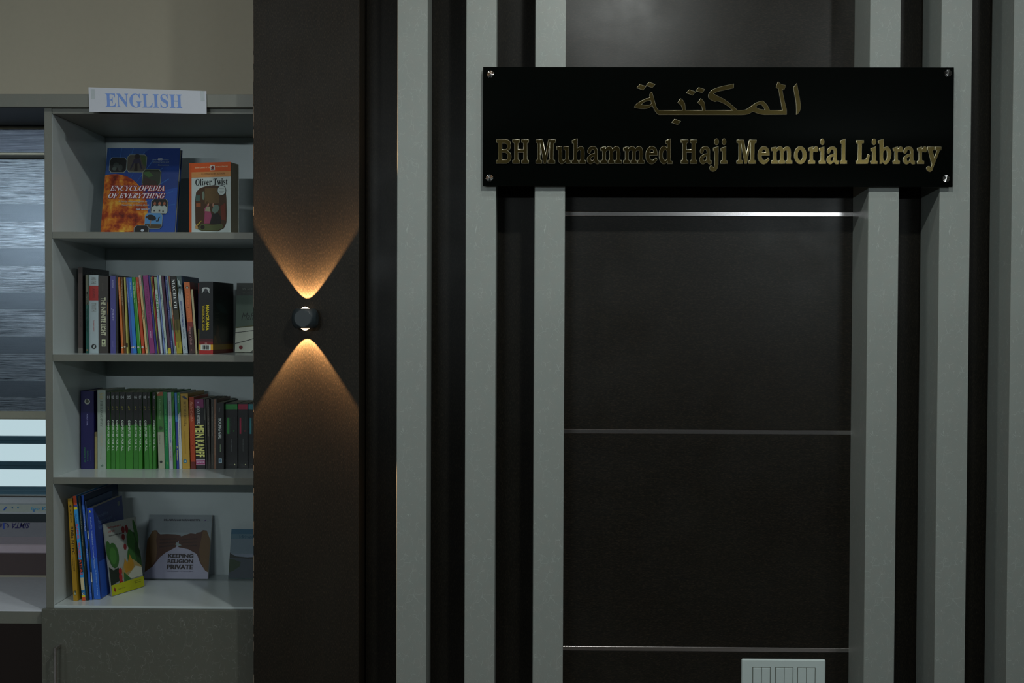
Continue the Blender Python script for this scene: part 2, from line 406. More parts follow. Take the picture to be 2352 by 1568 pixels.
# ------------------------------------------------------------------ library sign
SGY = Y_SLAT-.017
s_tl, s_tr, s_bl, s_br = P(1109.5, 154, SGY), P(2191, 154, SGY), P(1109, 427.5, SGY), P(2189, 428.5, SGY)
sx0 = (s_tl.x+s_bl.x)/2; sx1 = (s_tr.x+s_br.x)/2; sz1 = (s_tl.z+s_tr.z)/2; sz0 = (s_bl.z+s_br.z)/2
sign = thing('library_sign', 'glossy black library name board with raised gold lettering', 'sign', (sx0, SGY, sz0))
box('board', (0, 0, 0), (sx1-sx0, .006, sz1-sz0), M['black'], sign, .0008)
for (px, py) in ((1126.5, 170.5), (2177, 168.5), (1124.5, 409), (2172.5, 410.5)):
    c = Vector(rel(P(px, py, SGY), sign))
    mb = MB(); mb.cyl((c.x, -.001, c.z), (0, 1, 0), .0104, .001, 32, None); n = 24     # stand-off cap with turned facets
    for k in range(n):
        a0, a1 = 2*math.pi*k/n, 2*math.pi*(k+1)/n; h0 = -.0042 if k % 2 else -.0032; h1 = -.0032 if k % 2 else -.0042
        p = [(c.x, -.0055, c.z), (c.x+.0096*math.cos(a0), h0, c.z+.0096*math.sin(a0)), (c.x+.0096*math.cos(a1), h1, c.z+.0096*math.sin(a1))]
        mb.quad(p); mb.quad([p[1], (c.x+.0104*math.cos(a0), -.001, c.z+.0104*math.sin(a0)), (c.x+.0104*math.cos(a1), -.001, c.z+.0104*math.sin(a1)), p[2]])
    mb.cyl((c.x, .006, c.z), (0, 1, 0), .007, .0108, 20)
    mb.build('standoff_screw', M['chrome'], sign, label='round brushed steel stand-off screw')

G = {}
G['B'] = ['130,720 430,720 520,690~ 562,600~ 562,500~ 530,420~ 470,383 540,330~ 577,230~ 570,150~ 530,60~ 445,0 125,0 125,95 165,100 185,120 185,590 175,620 130,625',
          '300,605 400,605 450,560~ 460,515~ 440,440~ 400,420 300,420', '300,330 400,330 455,285~ 468,230~ 462,150~ 435,115~ 400,113 300,113']
G['H'] = ['617,720 837,720 837,625 795,615 785,595 785,430 945,430 945,595 932,618 888,625 888,720 1105,720 1105,625 1067,615 1058,595 1058,125 1070,105 1105,98 1105,0 888,0 888,98 930,105 945,125 945,330 785,330 785,125 797,105 837,98 837,0 617,0 617,98 655,105 672,125 672,595 660,618 617,625']
G['M'] = ['1315,720 1528,720 1605,275 1692,720 1907,720 1907,625 1865,615 1850,590 1840,125 1850,105 1895,98 1895,0 1672,0 1672,98 1712,105 1728,125 1735,600 1620,0 1550,0 1450,570 1450,125 1465,105 1503,98 1503,0 1310,0 1310,98 1350,105 1368,125 1372,590 1355,618 1315,625']
G['u'] = ['1940,515 2098,515 2098,170 2112,115~ 2150,103~ 2190,130~ 2205,165 2205,385 2195,405 2152,410 2152,515 2312,515 2308,120 2320,100 2355,93 2355,0 2210,0 2208,60 2150,8~ 2075,-12~ 2015,35~ 1990,130~ 1990,380 1980,403 1940,407']
G['h'] = ['180,700 340,752 335,460 400,505~ 460,518~ 520,480~ 545,400~ 543,120 555,100 590,95 590,0 392,0 392,98 425,103 440,120 440,360 425,400~ 380,398~ 330,350 330,120 340,103 372,98 372,0 170,0 170,98 210,103 225,120 228,590 220,610 180,605']
G['a'] = ['990,98 955,98 940,120 942,400 915,470~ 860,510~ 795,518~ 715,495~ 665,440~ 645,380~ 660,320~ 695,302~ 735,340~ 760,400~ 795,430~ 830,410~ 850,350~ 850,305 760,285~ 690,240~ 640,180~ 630,110~ 650,40~ 690,0~ 735,-15~ 790,5~ 848,50 890,0~ 930,-15~ 990,-5',
          '838,225 770,195~ 742,150~ 750,110~ 780,93~ 815,105~ 838,140']
G['m'] = ['1035,480 1190,515 1185,450 1240,505~ 1310,518~ 1370,490~ 1395,445 1450,500~ 1520,518~ 1590,480~ 1620,390~ 1618,120 1630,103 1668,98 1668,0 1465,0 1465,98 1500,105 1512,120 1512,350 1495,398~ 1450,390~ 1405,345 1405,120 1415,103 1445,98 1445,0 1258,0 1258,98 1290,105 1302,120 1302,350 1285,398~ 1240,395~ 1195,345 1195,120 1205,103 1235,98 1235,0 1035,0 1035,98 1075,105 1090,120 1090,370 1075,385 1035,378']
G['e'] = ['1135,250 895,248 905,185~ 945,120~ 990,108~ 1040,130~ 1088,190 1135,125 1080,50~ 1020,0~ 950,-15~ 870,20~ 800,120~ 780,230~ 790,350~ 840,450~ 900,505~ 975,522~ 1060,490~ 1115,410~ 1135,300~',
          '910,340 925,395~ 965,430~ 1005,400~ 1022,340']
G['d'] = ['696,700 854,752 854,98 866,85 898,82 898,-8 750,-8 750,55 690,0~ 640,-14~ 560,36~ 508,165~ 500,278~ 520,405~ 572,495~ 650,528~ 745,480 745,598 696,600',
          '680,420 632,370~ 608,265~ 620,178~ 655,110~ 700,100~ 742,150 742,370 715,405~']
G['j'] = ['2319,473 2476,520 2473,-45 2440,-148~ 2376,-218~ 2312,-234~ 2242,-205~ 2208,-135~ 2223,-77~ 2261,-55~ 2300,-84~ 2332,-116~ 2351,-70~ 2361,-20 2361,364 2348,380 2319,380', 'D2421,660,66,98']
G['i'] = ['2549,469 2706,520 2706,110 2722,94 2750,92 2750,0 2540,0 2540,92 2581,97 2594,115 2594,371 2583,380 2549,380', 'D2648,660,62,98']
G['o'] = ['2058,526~ 1975,500~ 1900,400~ 1868,258~ 1900,110~ 1975,15~ 2058,-10~ 2140,15~ 2215,110~ 2248,258~ 2215,400~ 2140,500~', '2052,410~ 1998,360~ 1980,258~ 1998,150~ 2052,105~ 2105,150~ 2124,258~ 2105,360~']
G['r'] = ['468,478 612,520 612,450 650,500~ 700,522~ 745,495~ 757,430~ 750,375~ 715,352~ 665,360~ 640,368~ 615,350~ 608,300 610,120 625,103 672,98 672,0 462,0 462,98 500,103 512,120 512,370 500,383 470,380']
G['l'] = ['1425,700 1580,752 1575,120 1590,103 1628,98 1628,0 1415,0 1415,98 1455,103 1468,120 1470,600 1462,608 1428,610']
G['L'] = ['1903,713 2132,713 2132,615 2090,615 2075,600 2065,120 2150,125~ 2210,180~ 2250,295 2312,262 2252,0 1893,0 1893,98 1930,103 1948,120 1955,590 1945,610 1903,618']
G['b'] = ['340,705 505,750 505,470 560,510~ 610,522~ 680,470~ 730,350~ 730,250~ 700,130~ 640,30~ 570,-15~ 510,5~ 475,50 455,5 385,0 385,600 375,610 340,605',
          '570,405~ 525,395~ 490,340 490,170 510,110~ 540,95~ 575,120~ 600,200~ 605,300~ 595,370~']
G['y'] = ['1815,515 2025,515 2025,412 1968,408 2025,180 2100,408 2048,412 2048,515 2232,515 2232,412 2190,410 1955,-200 1905,-235~ 1850,-225~ 1795,-170~ 1790,-110~ 1830,-70~ 1870,-65~ 1905,-100~ 1935,-50~ 1945,-10 1830,410 1815,412']
ARAB = [['190,250 268,157 432,212 358,310'], ['430,188 508,100 670,157 592,250'], ['1465,380 1543,292 1707,352 1628,445'], ['1705,325 1782,235 1948,290 1872,380'], ['1085,1143 1162,1048 1325,1105 1248,1200'],
        ['585,352 612,440~ 660,620~ 710,770~ 760,825 800,826 1365,825 1358,770~ 1335,710~ 1290,665~ 1240,632 1315,520 1380,570~ 1425,650~ 1440,740~ 1442,825 1880,825 1868,760~ 1840,705~ 1800,665~ 1752,632 1832,520 1890,570~ 1935,640~ 1950,730~ 1955,825 2649,825 2560,740~ 2450,665~ 2300,600~ 2250,590 2210,610 2130,575~ 2050,520~ 2030,460~ 2050,390~ 2120,310~ 2210,265~ 2304,232~ 2689,145 2684,255 2434,312~ 2250,355~ 2165,400 2250,450~ 2334,490~ 2484,575~ 2634,690~ 2779,825 2884,828 2984,810~ 3064,770~ 3164,695~ 3274,625~ 3434,580 3514,660~ 3574,740~ 3609,825 3934,825 3929,800 3884,560 3829,270 3769,250 3784,180~ 3824,88 3854,120 3904,155~ 4012,180 4002,250~ 3969,310 3929,285 3974,520~ 4046,820 4046,940 3474,945 3334,920~ 3174,860 3084,915~ 2984,942~ 2884,948 760,945 700,900~ 640,800~ 590,700 520,760~ 440,785~ 330,790~ 200,775~ 130,755 150,700~ 250,620~ 400,540~ 535,500 518,450~ 540,390~',
         '315,675 400,610~ 550,572 562,610~ 568,655 520,688~ 450,695~ 370,688~', '3249,745 3304,690~ 3379,668 3434,730~ 3484,800 3474,815 3364,800~ 3284,770~'],
        ['4304,130 4344,320~ 4384,550~ 4402,700~ 4394,810~ 4364,880~ 4304,945 4289,935 4292,800~ 4274,560~ 4239,380~ 4214,240']]
def glyph(parts, tf, name='gold_letter'):
    cu = bpy.data.curves.new(name, 'CURVE'); cu.dimensions = '2D'; cu.fill_mode = 'BOTH'; cu.resolution_u = 6; cu.offset = -.00045
    cu.extrude = .0016; cu.bevel_depth = .00055; cu.bevel_resolution = 1
    for s in parts:
        if s[0] == 'D':
            cx, cyy, rx, ry = map(float, s[1:].split(','))
            pts = [(cx+rx*math.cos(k*math.pi/4), cyy+ry*math.sin(k*math.pi/4), True) for k in range(8)]
        else:
            pts = []
            for t in s.split():
                sm = t.endswith('~'); x, y = map(float, t.rstrip('~').split(',')); pts.append((x, y, sm))
        sp = cu.splines.new('BEZIER'); sp.bezier_points.add(len(pts)-1); sp.use_cyclic_u = True
        for bp, (x, y, sm) in zip(sp.bezier_points, pts):
            X, Z = tf(x, y); bp.co = (X, Z, 0); bp.handle_left_type = bp.handle_right_type = 'AUTO' if sm else 'VECTOR'
    ob = bpy.data.objects.new('t', cu); col.objects.link(ob)
    dg = bpy.context.evaluated_depsgraph_get(); dg.update(); me = bpy.data.meshes.new_from_object(ob.evaluated_get(dg))
    for vv in me.vertices: vv.co = (vv.co.x, -vv.co.z-.0022, vv.co.y)
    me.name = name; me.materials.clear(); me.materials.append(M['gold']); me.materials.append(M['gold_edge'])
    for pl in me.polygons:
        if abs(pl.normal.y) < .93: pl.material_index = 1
    bpy.data.objects.remove(ob); bpy.data.curves.remove(cu)
    o = bpy.data.objects.new(name, me); col.objects.link(o); o.parent = sign
    return o
def tf_sign(px0, gx0, base, sc=13.067):
    def f(x, y):
        p = P(px0+(x-gx0)/sc, base-y/sc, SGY); return p.x-sign.location.x, p.z-sign.location.z
    return f
LET = [('B', 1139.6, 125), ('H', 1177.2, 617), ('M', 1230.2, 1310), ('u', 1278.5, 1940), ('h', 1313, 170), ('a', 1348.2, 630), ('m', 1379.2, 1035), ('m', 1431.2, 1035),
       ('e', 1482.5, 780), ('d', 1513.3, 500), ('H', 1563.5, 617), ('a', 1606.2, 630), ('j', 1629, 2208), ('i', 1654.4, 2540), ('M', 1691.1, 1310), ('e', 1739.7, 780), ('m', 1770.7, 1035),
       ('o', 1823, 1868), ('r', 1855.4, 462), ('i', 1879.7, 2540), ('a', 1897.7, 630), ('l', 1928.3, 1415), ('L', 1964.9, 1893), ('i', 1998.4, 2540), ('b', 2016, 340), ('r', 2049.7, 462), ('a', 2073, 630), ('r', 2105.2, 462), ('y', 2128.9, 1815)]
for ch, px, g0 in LET:
    glyph(G[ch], tf_sign(px, g0, 375.8+(px-1139)*.0011))
for parts in ARAB:
    def ta(x, y):
        p = P(1445+x/11.2, 180+y/11.2, SGY); return p.x-sign.location.x, p.z-sign.location.z
    glyph(parts, ta, 'gold_calligraphy')

# ------------------------------------------------------------------ switch plate
sp_tl = P(1704, 1512, Y_BACK-.01); sp_tr = P(1897, 1517, Y_BACK-.01)
SWW = sp_tr.x-sp_tl.x; SWH = .125; zt = (sp_tl.z+sp_tr.z)/2
sw = thing('switch_plate', 'white plastic switch plate with rocker switches on dark panelling', 'switch', (sp_tl.x, Y_BACK, zt))
box('cover_plate', (0, -.009, -SWH), (SWW, 0, 0), M['switch'], sw, .003)
kx = SWW/193
for i, (x0, x1, dz) in enumerate(((26, 45, 0), (46, 65, 0), (78, 97, .0), (98, 117, -.0012), (129, 148, -.0006), (149, 168, -.0006))):
    tilt = (.0, .0, .001, 0, -.0012, -.0012)[i]
    mb = MB(); z1 = -.0245; z0 = -.102
    a, b_ = x0*kx, x1*kx
    mb.box((a, -.0108, z0), (b_-.0002, -.009, z1), None, .0006)
    mb.quad([(a+.0008, -.0112-tilt*0, z0+.001), (b_-.001, -.0112, z0+.001), (b_-.001, -.0118-tilt, z1-.003), (a+.0008, -.0118-tilt, z1-.003)])
    mb.build('rocker', M['switch'], sw)
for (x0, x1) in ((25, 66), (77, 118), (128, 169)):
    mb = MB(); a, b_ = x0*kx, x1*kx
    mb.box((a-.0006, -.0093, -.103), (b_+.0006, -.0089, -.0232)); mb.build('switch_gap', plain((.10, .11, .09), .6, name='painted_gap_shade'), sw)  # dark sheet behind each rocker pair, coloured as the shade in the gap
mb = MB(); mb.cyl((122.5*kx, -.0094, -.0285), (0, 1, 0), .0009, .0006, 12); mb.build('indicator_dot', plain((.06, .06, .06)), sw)

# ------------------------------------------------------------------ bookcase
bc = thing('bookcase', 'open grey bookcase with pale blue-grey inside, three shelves of books', 'bookcase', (SO, SF, ZB['b4t']-.02))
XR = PL-.001
bl = bc.location
def B(name, a, b, mt, parent=bc, bev=.0006, **k): return box(name, tuple(Vector(a)-bl), tuple(Vector(b)-bl), mt, parent, bev, **k)
E = .0016   # grey edge band thickness
z_top = ZB['tin']
z_fas0, z_fas1 = (P(80, 241.3, SF-.02).z+P(583, 250, SF-.02).z)/2, (P(80, 212, SF-.02).z+P(583, 220.3, SF-.02).z)/2
B('side_panel', (SO, SF+E, ZB['b4t']-.02), (SI, SB, z_fas0-.0002), M['cab'])
B('side_lining', (SI, SF+E, ZB['b4t']), (SI+.0012, SB-.004, z_top), M['white'])
B('edge_band', (SO, SF, ZB['b4t']-.02), (SI+.0005, SF+E, z_fas0-.0002), M['cab'])
B('side_panel', (XR-.02, SF, ZB['b4t']-.02), (XR, SB, z_fas0-.0002), M['cab'])
B('back_panel', (SI+.0013, SB-.004, ZB['b4t']), (XR-.0205, SB+.008, z_top), M['white'])
for k in '123':
    s = B('shelf', (SI+.0013, SF+E, ZB[f'b{k}b']), (XR-.0205, SB-.0045, ZB[f'b{k}t']), M['white'])
    B('edge_band', (SI+.0013, SF, ZB[f'b{k}b']), (XR-.0205, SF+E, ZB[f'b{k}t']), M['cab'])
B('shelf', (SI+.0013, SF+.001, ZB['b4t']-.02), (XR-.0205, SB+.008, ZB['b4t']-.0001), M['white'])
B('top_panel', (SI+.0013, SF+.002, z_top), (XR-.0205, SB+.008, z_fas0-.0004), M['cab'])
# the long board on top, running on above the window
tb = thing('top_board', 'long grey board capping the bookcase and running above the window', 'shelf board', (X_L+.002, SF-.02, z_fas0))
box('fascia', (0, 0, 0), (XR-X_L-.002, .018, z_fas1-z_fas0), M['cab'], tb, .0006)
box('underside_board', (0, .0182, .002), (XR-X_L-.002, YW-SF+.0195, z_fas1-z_fas0-.001), plain((.20, .23, .26), .28, name='grey_blue_laminate'), tb)

# cabinet below
dz = P(340, 1400.5, SF-.022).z; dx = P(95, 1405, SF-.022).x
cab = thing('base_cabinet', 'grey base cabinet with flecked laminate door under the bookcase', 'cabinet', (dx, SF-.022, 0))
box('carcass', (.012, .0225, .06), (XR-dx, SB-SF+.02, ZB['b4t']-.0202), M['cab'], cab)
box('top_rail', (.0, .019, ZB['b4t']-.020), (SO-dx-.0005, SB-SF+.02, ZB['b4t']-.008), M['cab'], cab)
box('cabinet_door', (0, 0, .08), (XR-dx, .0185, dz), M['door'], cab, .0012)
door = cab.children[-1]
mb = MB(); hx = P(125.5, 1490, SF-.057).x-dx; hz = P(126, 1486.5, SF-.057).z
hy = -.035
mb.box((hx-.0042, hy, hz-.32), (hx+.0042, hy+.005, hz), None, .001)
mb.box((hx-.0042, hy+.004, hz-.010), (hx+.0042, 0, hz-.0005), None, .001)
mb.box((hx-.0042, hy+.004, hz-.32), (hx+.0042, 0, hz-.31), None, .001)
mb.build('handle', M['steel'], door, label='slim steel bar handle')

# ------------------------------------------------------------------ ENGLISH paper sign
y0 = SF-.0225
a, b_, c, d = P(203.3, 200.4, y0), P(474.2, 209, y0), P(474.7, 261.5, y0-.004), P(205.6, 257, y0-.004)
ps = thing('paper_sign', 'white paper strip printed with the blue word ENGLISH', 'paper sign', tuple(d))
mb = MB(); D_ = Vector(d); off = Vector((0, -.0006, 0))
q = [Vector(v)-D_ for v in (d, c, b_, a)]
mb.quad([v+off for v in q]); mb.quad([v for v in q][::-1])
for i in range(4): mb.quad([q[i], q[(i+1) % 4], q[(i+1) % 4]+off, q[i]+off])
mb.build('paper', M['paper'], ps)
mb = MB(); u = (q[1]-q[0]); v = (q[3]-q[0]); W_, H_ = u.length, v.length; u.normalize(); v.normalize()
prints(mb, q[0]+off, u, v, Vector((0, -1, .05)).normalized(), W_, H_, [('t', 'ENGLISH', .468, .49, .655, .565, (98, 128, 186), 'h', 's')], 1.55, .6)
mb.build('lettering', None, ps)
mb = MB()
for fx in (.02, .955):
    p0 = q[0]+u*W_*fx+v*H_*.52+off*1.5; mb.quad([p0, p0+u*.012, p0+u*.012+v*.03, p0+v*.03])
mb.build('tape', plain((.50, .56, .60), .25, name='clear_tape'), ps)

# ------------------------------------------------------------------ window, blind, counter
win = bpy.data.objects.new('window_1', None); col.objects.link(win); win['kind'] = 'structure'; win.location = (WX0, YW, z_sill)
def Wb(name, y0, z0, y1, z1, mt, bev=0, x0=WX0+.0008, x1=WX1-.0008, **k): return box(name, (x0-WX0, y0-YW, z0-z_sill), (x1-WX0, y1-YW, z1-z_sill), mt, win, bev, **k)
YF = 3.60
zf = lambda py, Y: P(50, py, Y).z
teal = plain((.05, .11, .155), .35, name='teal_bar_paint'); alu = plain((.72, .78, .84), .25, .3, name='aluminium')
film = plain((.48, .54, .50), .4, name='protective_film'); lav = plain((.27, .28, .32), .45, name='lavender_film')
Wb('sill', YW-.006, z_sill-.03, Y_OUT, z_sill, plain((.60, .50, .57), .22, name='pink_granite'), .004)
Wb('sill_apron', YW-.004, zf(1320, YW), YW, z_sill-.0301, plain((.075, .048, .048), .4, name='brown_granite'))
Wb('frame_bottom', YF, z_sill, YF+.07, zf(1199.5, YF), lav)
Wb('track_gap', YF+.012, zf(1199.5, YF), YF+.07, zf(1181, YF), plain((.020, .034, .042), .5, name='track_rubber'))
Wb('sash_lip', YF+.008, zf(1181, YF), YF+.06, zf(1176.6, YF), alu, .001)
Wb('sash_rail_film', YF+.010, zf(1176.6, YF), YF+.055, zf(1160, YF), film)
Wb('sash_rail', YF+.007, zf(1160, YF), YF+.058, zf(1143.5, YF), alu, .006)
Wb('sash_bead', YF+.02, zf(1142.3, YF), YF+.05, zf(1140.8, YF), plain((.09, .08, .07)))
for (t, b2) in ((1001.5, 1019.5), (1059.5, 1078), (1117.5, 1136)):
    Yb = 3.72; z1_, z0_ = zf(t, Yb), zf(b2, Yb); zm = z1_-(z1_-z0_)*.55
    mb = MB(); mb.box((WX0-WX0-.02, Yb-YW, zm-z_sill), (WX1-WX0+.02, Yb-YW+.02, z1_-z_sill), None, .002); mb.box((-.02, Yb-YW+.004, z0_-z_sill), (WX1-WX0+.02, Yb-YW+.02, zm-z_sill), None, .001)
    mb.build('grille_bar', teal, win)
z_h2 = z_head
Wb('sash_stile', YF+.01, zf(1143, YF), YF+.055, z_h2, alu, .003, WX1-.035, WX1-.0008)
Wb('sash_stile', YF+.01, zf(1143, YF), YF+.055, z_h2, alu, .003, WX0+.0008, WX0+.04)
Wb('frame_top', YF, z_h2-.05, YF+.07, z_h2, alu)
mt, N, L, b = new_mat('window_glass')
tr = N.new('ShaderNodeBsdfTransparent'); gl = N.new('ShaderNodeBsdfGlossy'); gl.inputs['Roughness'].default_value = .02; mx = N.new('ShaderNodeMixShader'); fr = N.new('ShaderNodeFresnel')
tr.inputs[0].default_value = (.93, .97, .97, 1)
L.new(fr.outputs[0], mx.inputs[0]); L.new(tr.outputs[0], mx.inputs[1]); L.new(gl.outputs[0], mx.inputs[2]); L.new(mx.outputs[0], N['Material Output'].inputs[0])
Wb('pane', YF+.03, zf(1142, YF), YF+.034, z_h2-.05, mt, 0, WX0+.04, WX1-.035)
mb = MB()
pA = P(26, 1214, YF-.0004); pB = P(70, 1200, YF-.0004)
def flat(items, pxa, pya, pxb, pyb, Y):
    a0, b0 = P(pxa, pyb, Y), P(pxb, pya, Y)
    prints(mb, Vector(a0)-win.location, (1, 0, 0), (0, 0, 1), (0, -1, 0), b0.x-a0.x, b0.z-a0.z, items, 3.0, .5)
flat([('t', 'SIMTA', .5, .5, 1, 1, (22, 18, 60), 'u', 'bi')], 27, 1200.3, 69, 1213, YF-.0002)
flat([('r', .3, -.25, .5, 1, (30, 48, 110)), ('p', [(.5, 1), (.9, .85), (1, .4), (.9, 0), (.8, .1), (.85, .45), (.75, .75), (.5, .85)], (22, 18, 60)), ('t', 'R', .12, .5, .28, .8, (22, 18, 60), 'u', 'bi')], 0, 1200.3, 21, 1212, YF-.0002)
flat([('t', 'TA', .86, .68, .34, .55, (20, 90, 125), 'u', 'bi'), ('t', 'do)', .3, .62, .5, .6, (40, 110, 140), 'u', 'b'), ('r', .16, .0, .26, .5, (48, 80, 120))], 69, 1163, 109, 1176, YF+.0095)
flat([('p', [(0, 0), (.12, 0), (.28, .9), (.16, .9)], (25, 60, 120)), ('d', .62, .75, .05, (20, 70, 100)), ('d', .98, .78, .05, (20, 80, 110))], 6, 1163.5, 42, 1172, YF+.0095)
mb.build('film_print', None, win)

# zebra blind
YBL = 3.405
bx0, bx1 = WX0-.05, SO-.012
bd = thing('zebra_blind', 'blue-grey zebra roller blind pulled down in front of window', 'blind', (bx0, YBL, 1.0))
def Bb(name, y0, z0, y1, z1, mt, bev=0): return box(name, (0, y0-YBL, z0-1.0), (bx1-bx0, y1-YBL, z1-1.0), mt, bd, bev)
def streaky(name, lo, hi, st):
    mt, N, L, b = new_mat(name)
    n1 = noise(N, L, coords(N, L, (3, 3, 130)), 2.2, 6, .7)['Fac']; n2 = noise(N, L, coords(N, L, (10, 10, 420)), 2.0, 3, .6)['Fac']
    f = math_node(N, L, 'ADD', math_node(N, L, 'MULTIPLY', n1, .6), math_node(N, L, 'MULTIPLY', n2, .4))
    f = math_node(N, L, 'MULTIPLY', math_node(N, L, 'SUBTRACT', f, .5-.25/st), st*2, True)
    L.new(mixc(N, L, f, lo, hi), b.inputs['Base Color']); b.inputs['Roughness'].default_value = .27; b.inputs['Metallic'].default_value = .75
    return mt
st_d = streaky('blind_dense_weave', (.02, .03, .045), (.42, .50, .60), 2.3); st_l = streaky('blind_sheer_weave', (.10, .13, .17), (.19, .235, .29), 1)
cz1, cz0 = zf(290, YBL-.07), zf(356, YBL-.07)
Bb('cassette', YBL-.068, cz0+.004, YBL+.03, cz1-.004, streaky('cassette_fabric', (.05, .06, .09), (.22, .26, .33), 1.6), .004)
Bb('cassette_rail', YBL-.071, cz1-.0095, YBL+.03, cz1, M['brass'], .002)
Bb('cassette_rail', YBL-.071, cz0, YBL+.03, cz0+.0085, M['brass'], .002)
bands = [(360, 402, 0), (402, 468, 1), (468, 509, 2), (509, 570, 1), (570, 611, 2), (611, 671, 1), (671, 711, 2), (711, 773, 1), (773, 813, 2), (813, 874, 1), (874, 912, 2), (912, 944, 1)]
for (t, b2, kk) in bands:
    Bb('fabric_band', YBL+(.0 if kk != 2 else .0012), zf(b2, YBL)+.0002, YBL+.0022, zf(t, YBL) if t > 360 else cz0+.002, {0: st_d, 1: st_d, 2: st_l}[kk])
Bb('bottom_rail', YBL-.010, zf(962.5, YBL), YBL+.012, zf(943.5, YBL), plain((.42, .42, .33), .35, name='cream_rail'), .003)

# counter under the window
zc = P(50, 1403, SF).z
ct = thing('counter', 'pale grey counter top under the window, left of the bookcase', 'counter', (X_L+.002, SF, 0))
box('counter_top', (0, 0, P(50, 1431, SF).z), (dx-X_L-.003, YW-SF-.007, zc), plain((.76, .80, .88), .25, name='pale_counter'), ct, .001)
box('front_edge', (0, -.0015, P(50, 1431, SF).z), (dx-X_L-.003, 0, zc-.0005), M['cab'], ct)
box('apron', (0, .30, 0), (dx-X_L-.003, .32, P(50, 1431, SF).z), plain((.030, .017, .013), .5, name='dark_red_wood'), ct)

# ------------------------------------------------------------------ books
def make_book(name, label, group, loc, rot, w_, dpt, h, colr, items, g, pages='pages', rough=.45, cover_items=None, hard=False, cat='book'):
    "spine faces -y: spine width w_, depth dpt, height h; origin front-bottom-left"
    o = thing(name, label, cat, tuple(loc), group); o.rotation_euler = rot
    mt = plain(ink(colr, g), rough, name='book_cover'); t = .0008 if not hard else .0022; ins = .0006 if not hard else .003
    t = min(t, w_*.2)
    mb = MB(); mb.box((0, 0, 0), (t, dpt, h)); mb.box((w_-t, 0, 0), (w_, dpt, h)); mb.box((t, 0, 0), (w_-t, t, h)); mb.build('cover', mt, o)
    mb = MB(); mb.box((t, t, ins), (w_-t, dpt-ins, h-ins)); mb.build('pages', M[pages], o)
    if items:
        mb = MB(); prints(mb, (0, 0, 0), (1, 0, 0), (0, 0, 1), (0, -1, 0), w_, h, items, g, rough); mb.build('spine_print', None, o)
    if cover_items:
        mb = MB(); prints(mb, (w_, 0, 0), (0, 1, 0), (0, 0, 1), (1, 0, 0), dpt, h, cover_items, g, rough, .00006); mb.build('cover_print', None, o)
    return o
_row = []
def spine_book(ox, oy, s, tl, tr, ty, bl_, br, by, zs, dpt, colr, items, g, label, group, Y=None, **k):
    "from the spine's corners in the photograph; queued so that neighbours never run into each other"
    Yd = Y or max(SF+.004, min(SB-.012-dpt, Yat(ox+bl_/s, oy+by/s, zs)))
    b0 = P(ox+bl_/s, oy+by/s, Yd); b1 = P(ox+br/s, oy+by/s, Yd); t0 = P(ox+tl/s, oy+ty/s, Yd); t1 = P(ox+tr/s, oy+ty/s, Yd)
    dxx = t0.x-b0.x; h_ = t0.z-zs
    if abs(dxx) < .005: dxx = 0
    _row.append(dict(x=b0.x, Y=Yd, lean=-dxx/h_, H=h_, w=b1.x-b0.x, zs=zs, a=(dpt, colr, items, g), label=label, group=group, rz=k.pop('rz', 0), k=k))
def flush_row():
    lim = None
    for i, r in enumerate(_row):
        xl = lambda z: r['x']-r['lean']*z
        if i == 0: r['x'] = max(r['x'], SI+.002+max(0, r['lean']*r['H']))
        else:
            p = _row[i-1]; zc_ = min(p['H'], r['H']); th_ = math.atan(p['lean'])
            wp = p['w']/math.cos(th_) if p['lean'] else p['w']
            need = max(p['x']+p['wf'] - r['x'], (p['x']-p['lean']*zc_+p['wf']) - xl(zc_))
            need += .0007
            if need > 0:                       # first slim the left book, then nudge this one
                cut = max(0, min(need, p['wf']*.35, p['wf']-.0030)); p['wf'] -= cut; need -= cut
                r['x'] += need
        r['wf'] = max(.0030, r['w']*.985)
    for r in _row:
        th = math.atan(r['lean']); w_ = r['wf']*math.cos(th)*.975; h = r['H']/math.cos(th)-abs(w_*math.sin(th))*.5
        dpt, colr, items, g = r['a']; rot = Matrix.Rotation(r['rz'], 3, 'Z') @ Matrix.Rotation(-th, 3, 'Y')
        make_book('book', r['label'], r['group'], (r['x'], r['Y'], r['zs']+.0003+max(0, -w_*math.sin(th))), rot.to_euler(), w_, min(dpt, SB-.006-r['Y']), h, colr, items, g, **r['k'])
    _row.clear()

WH = (150, 160, 160)
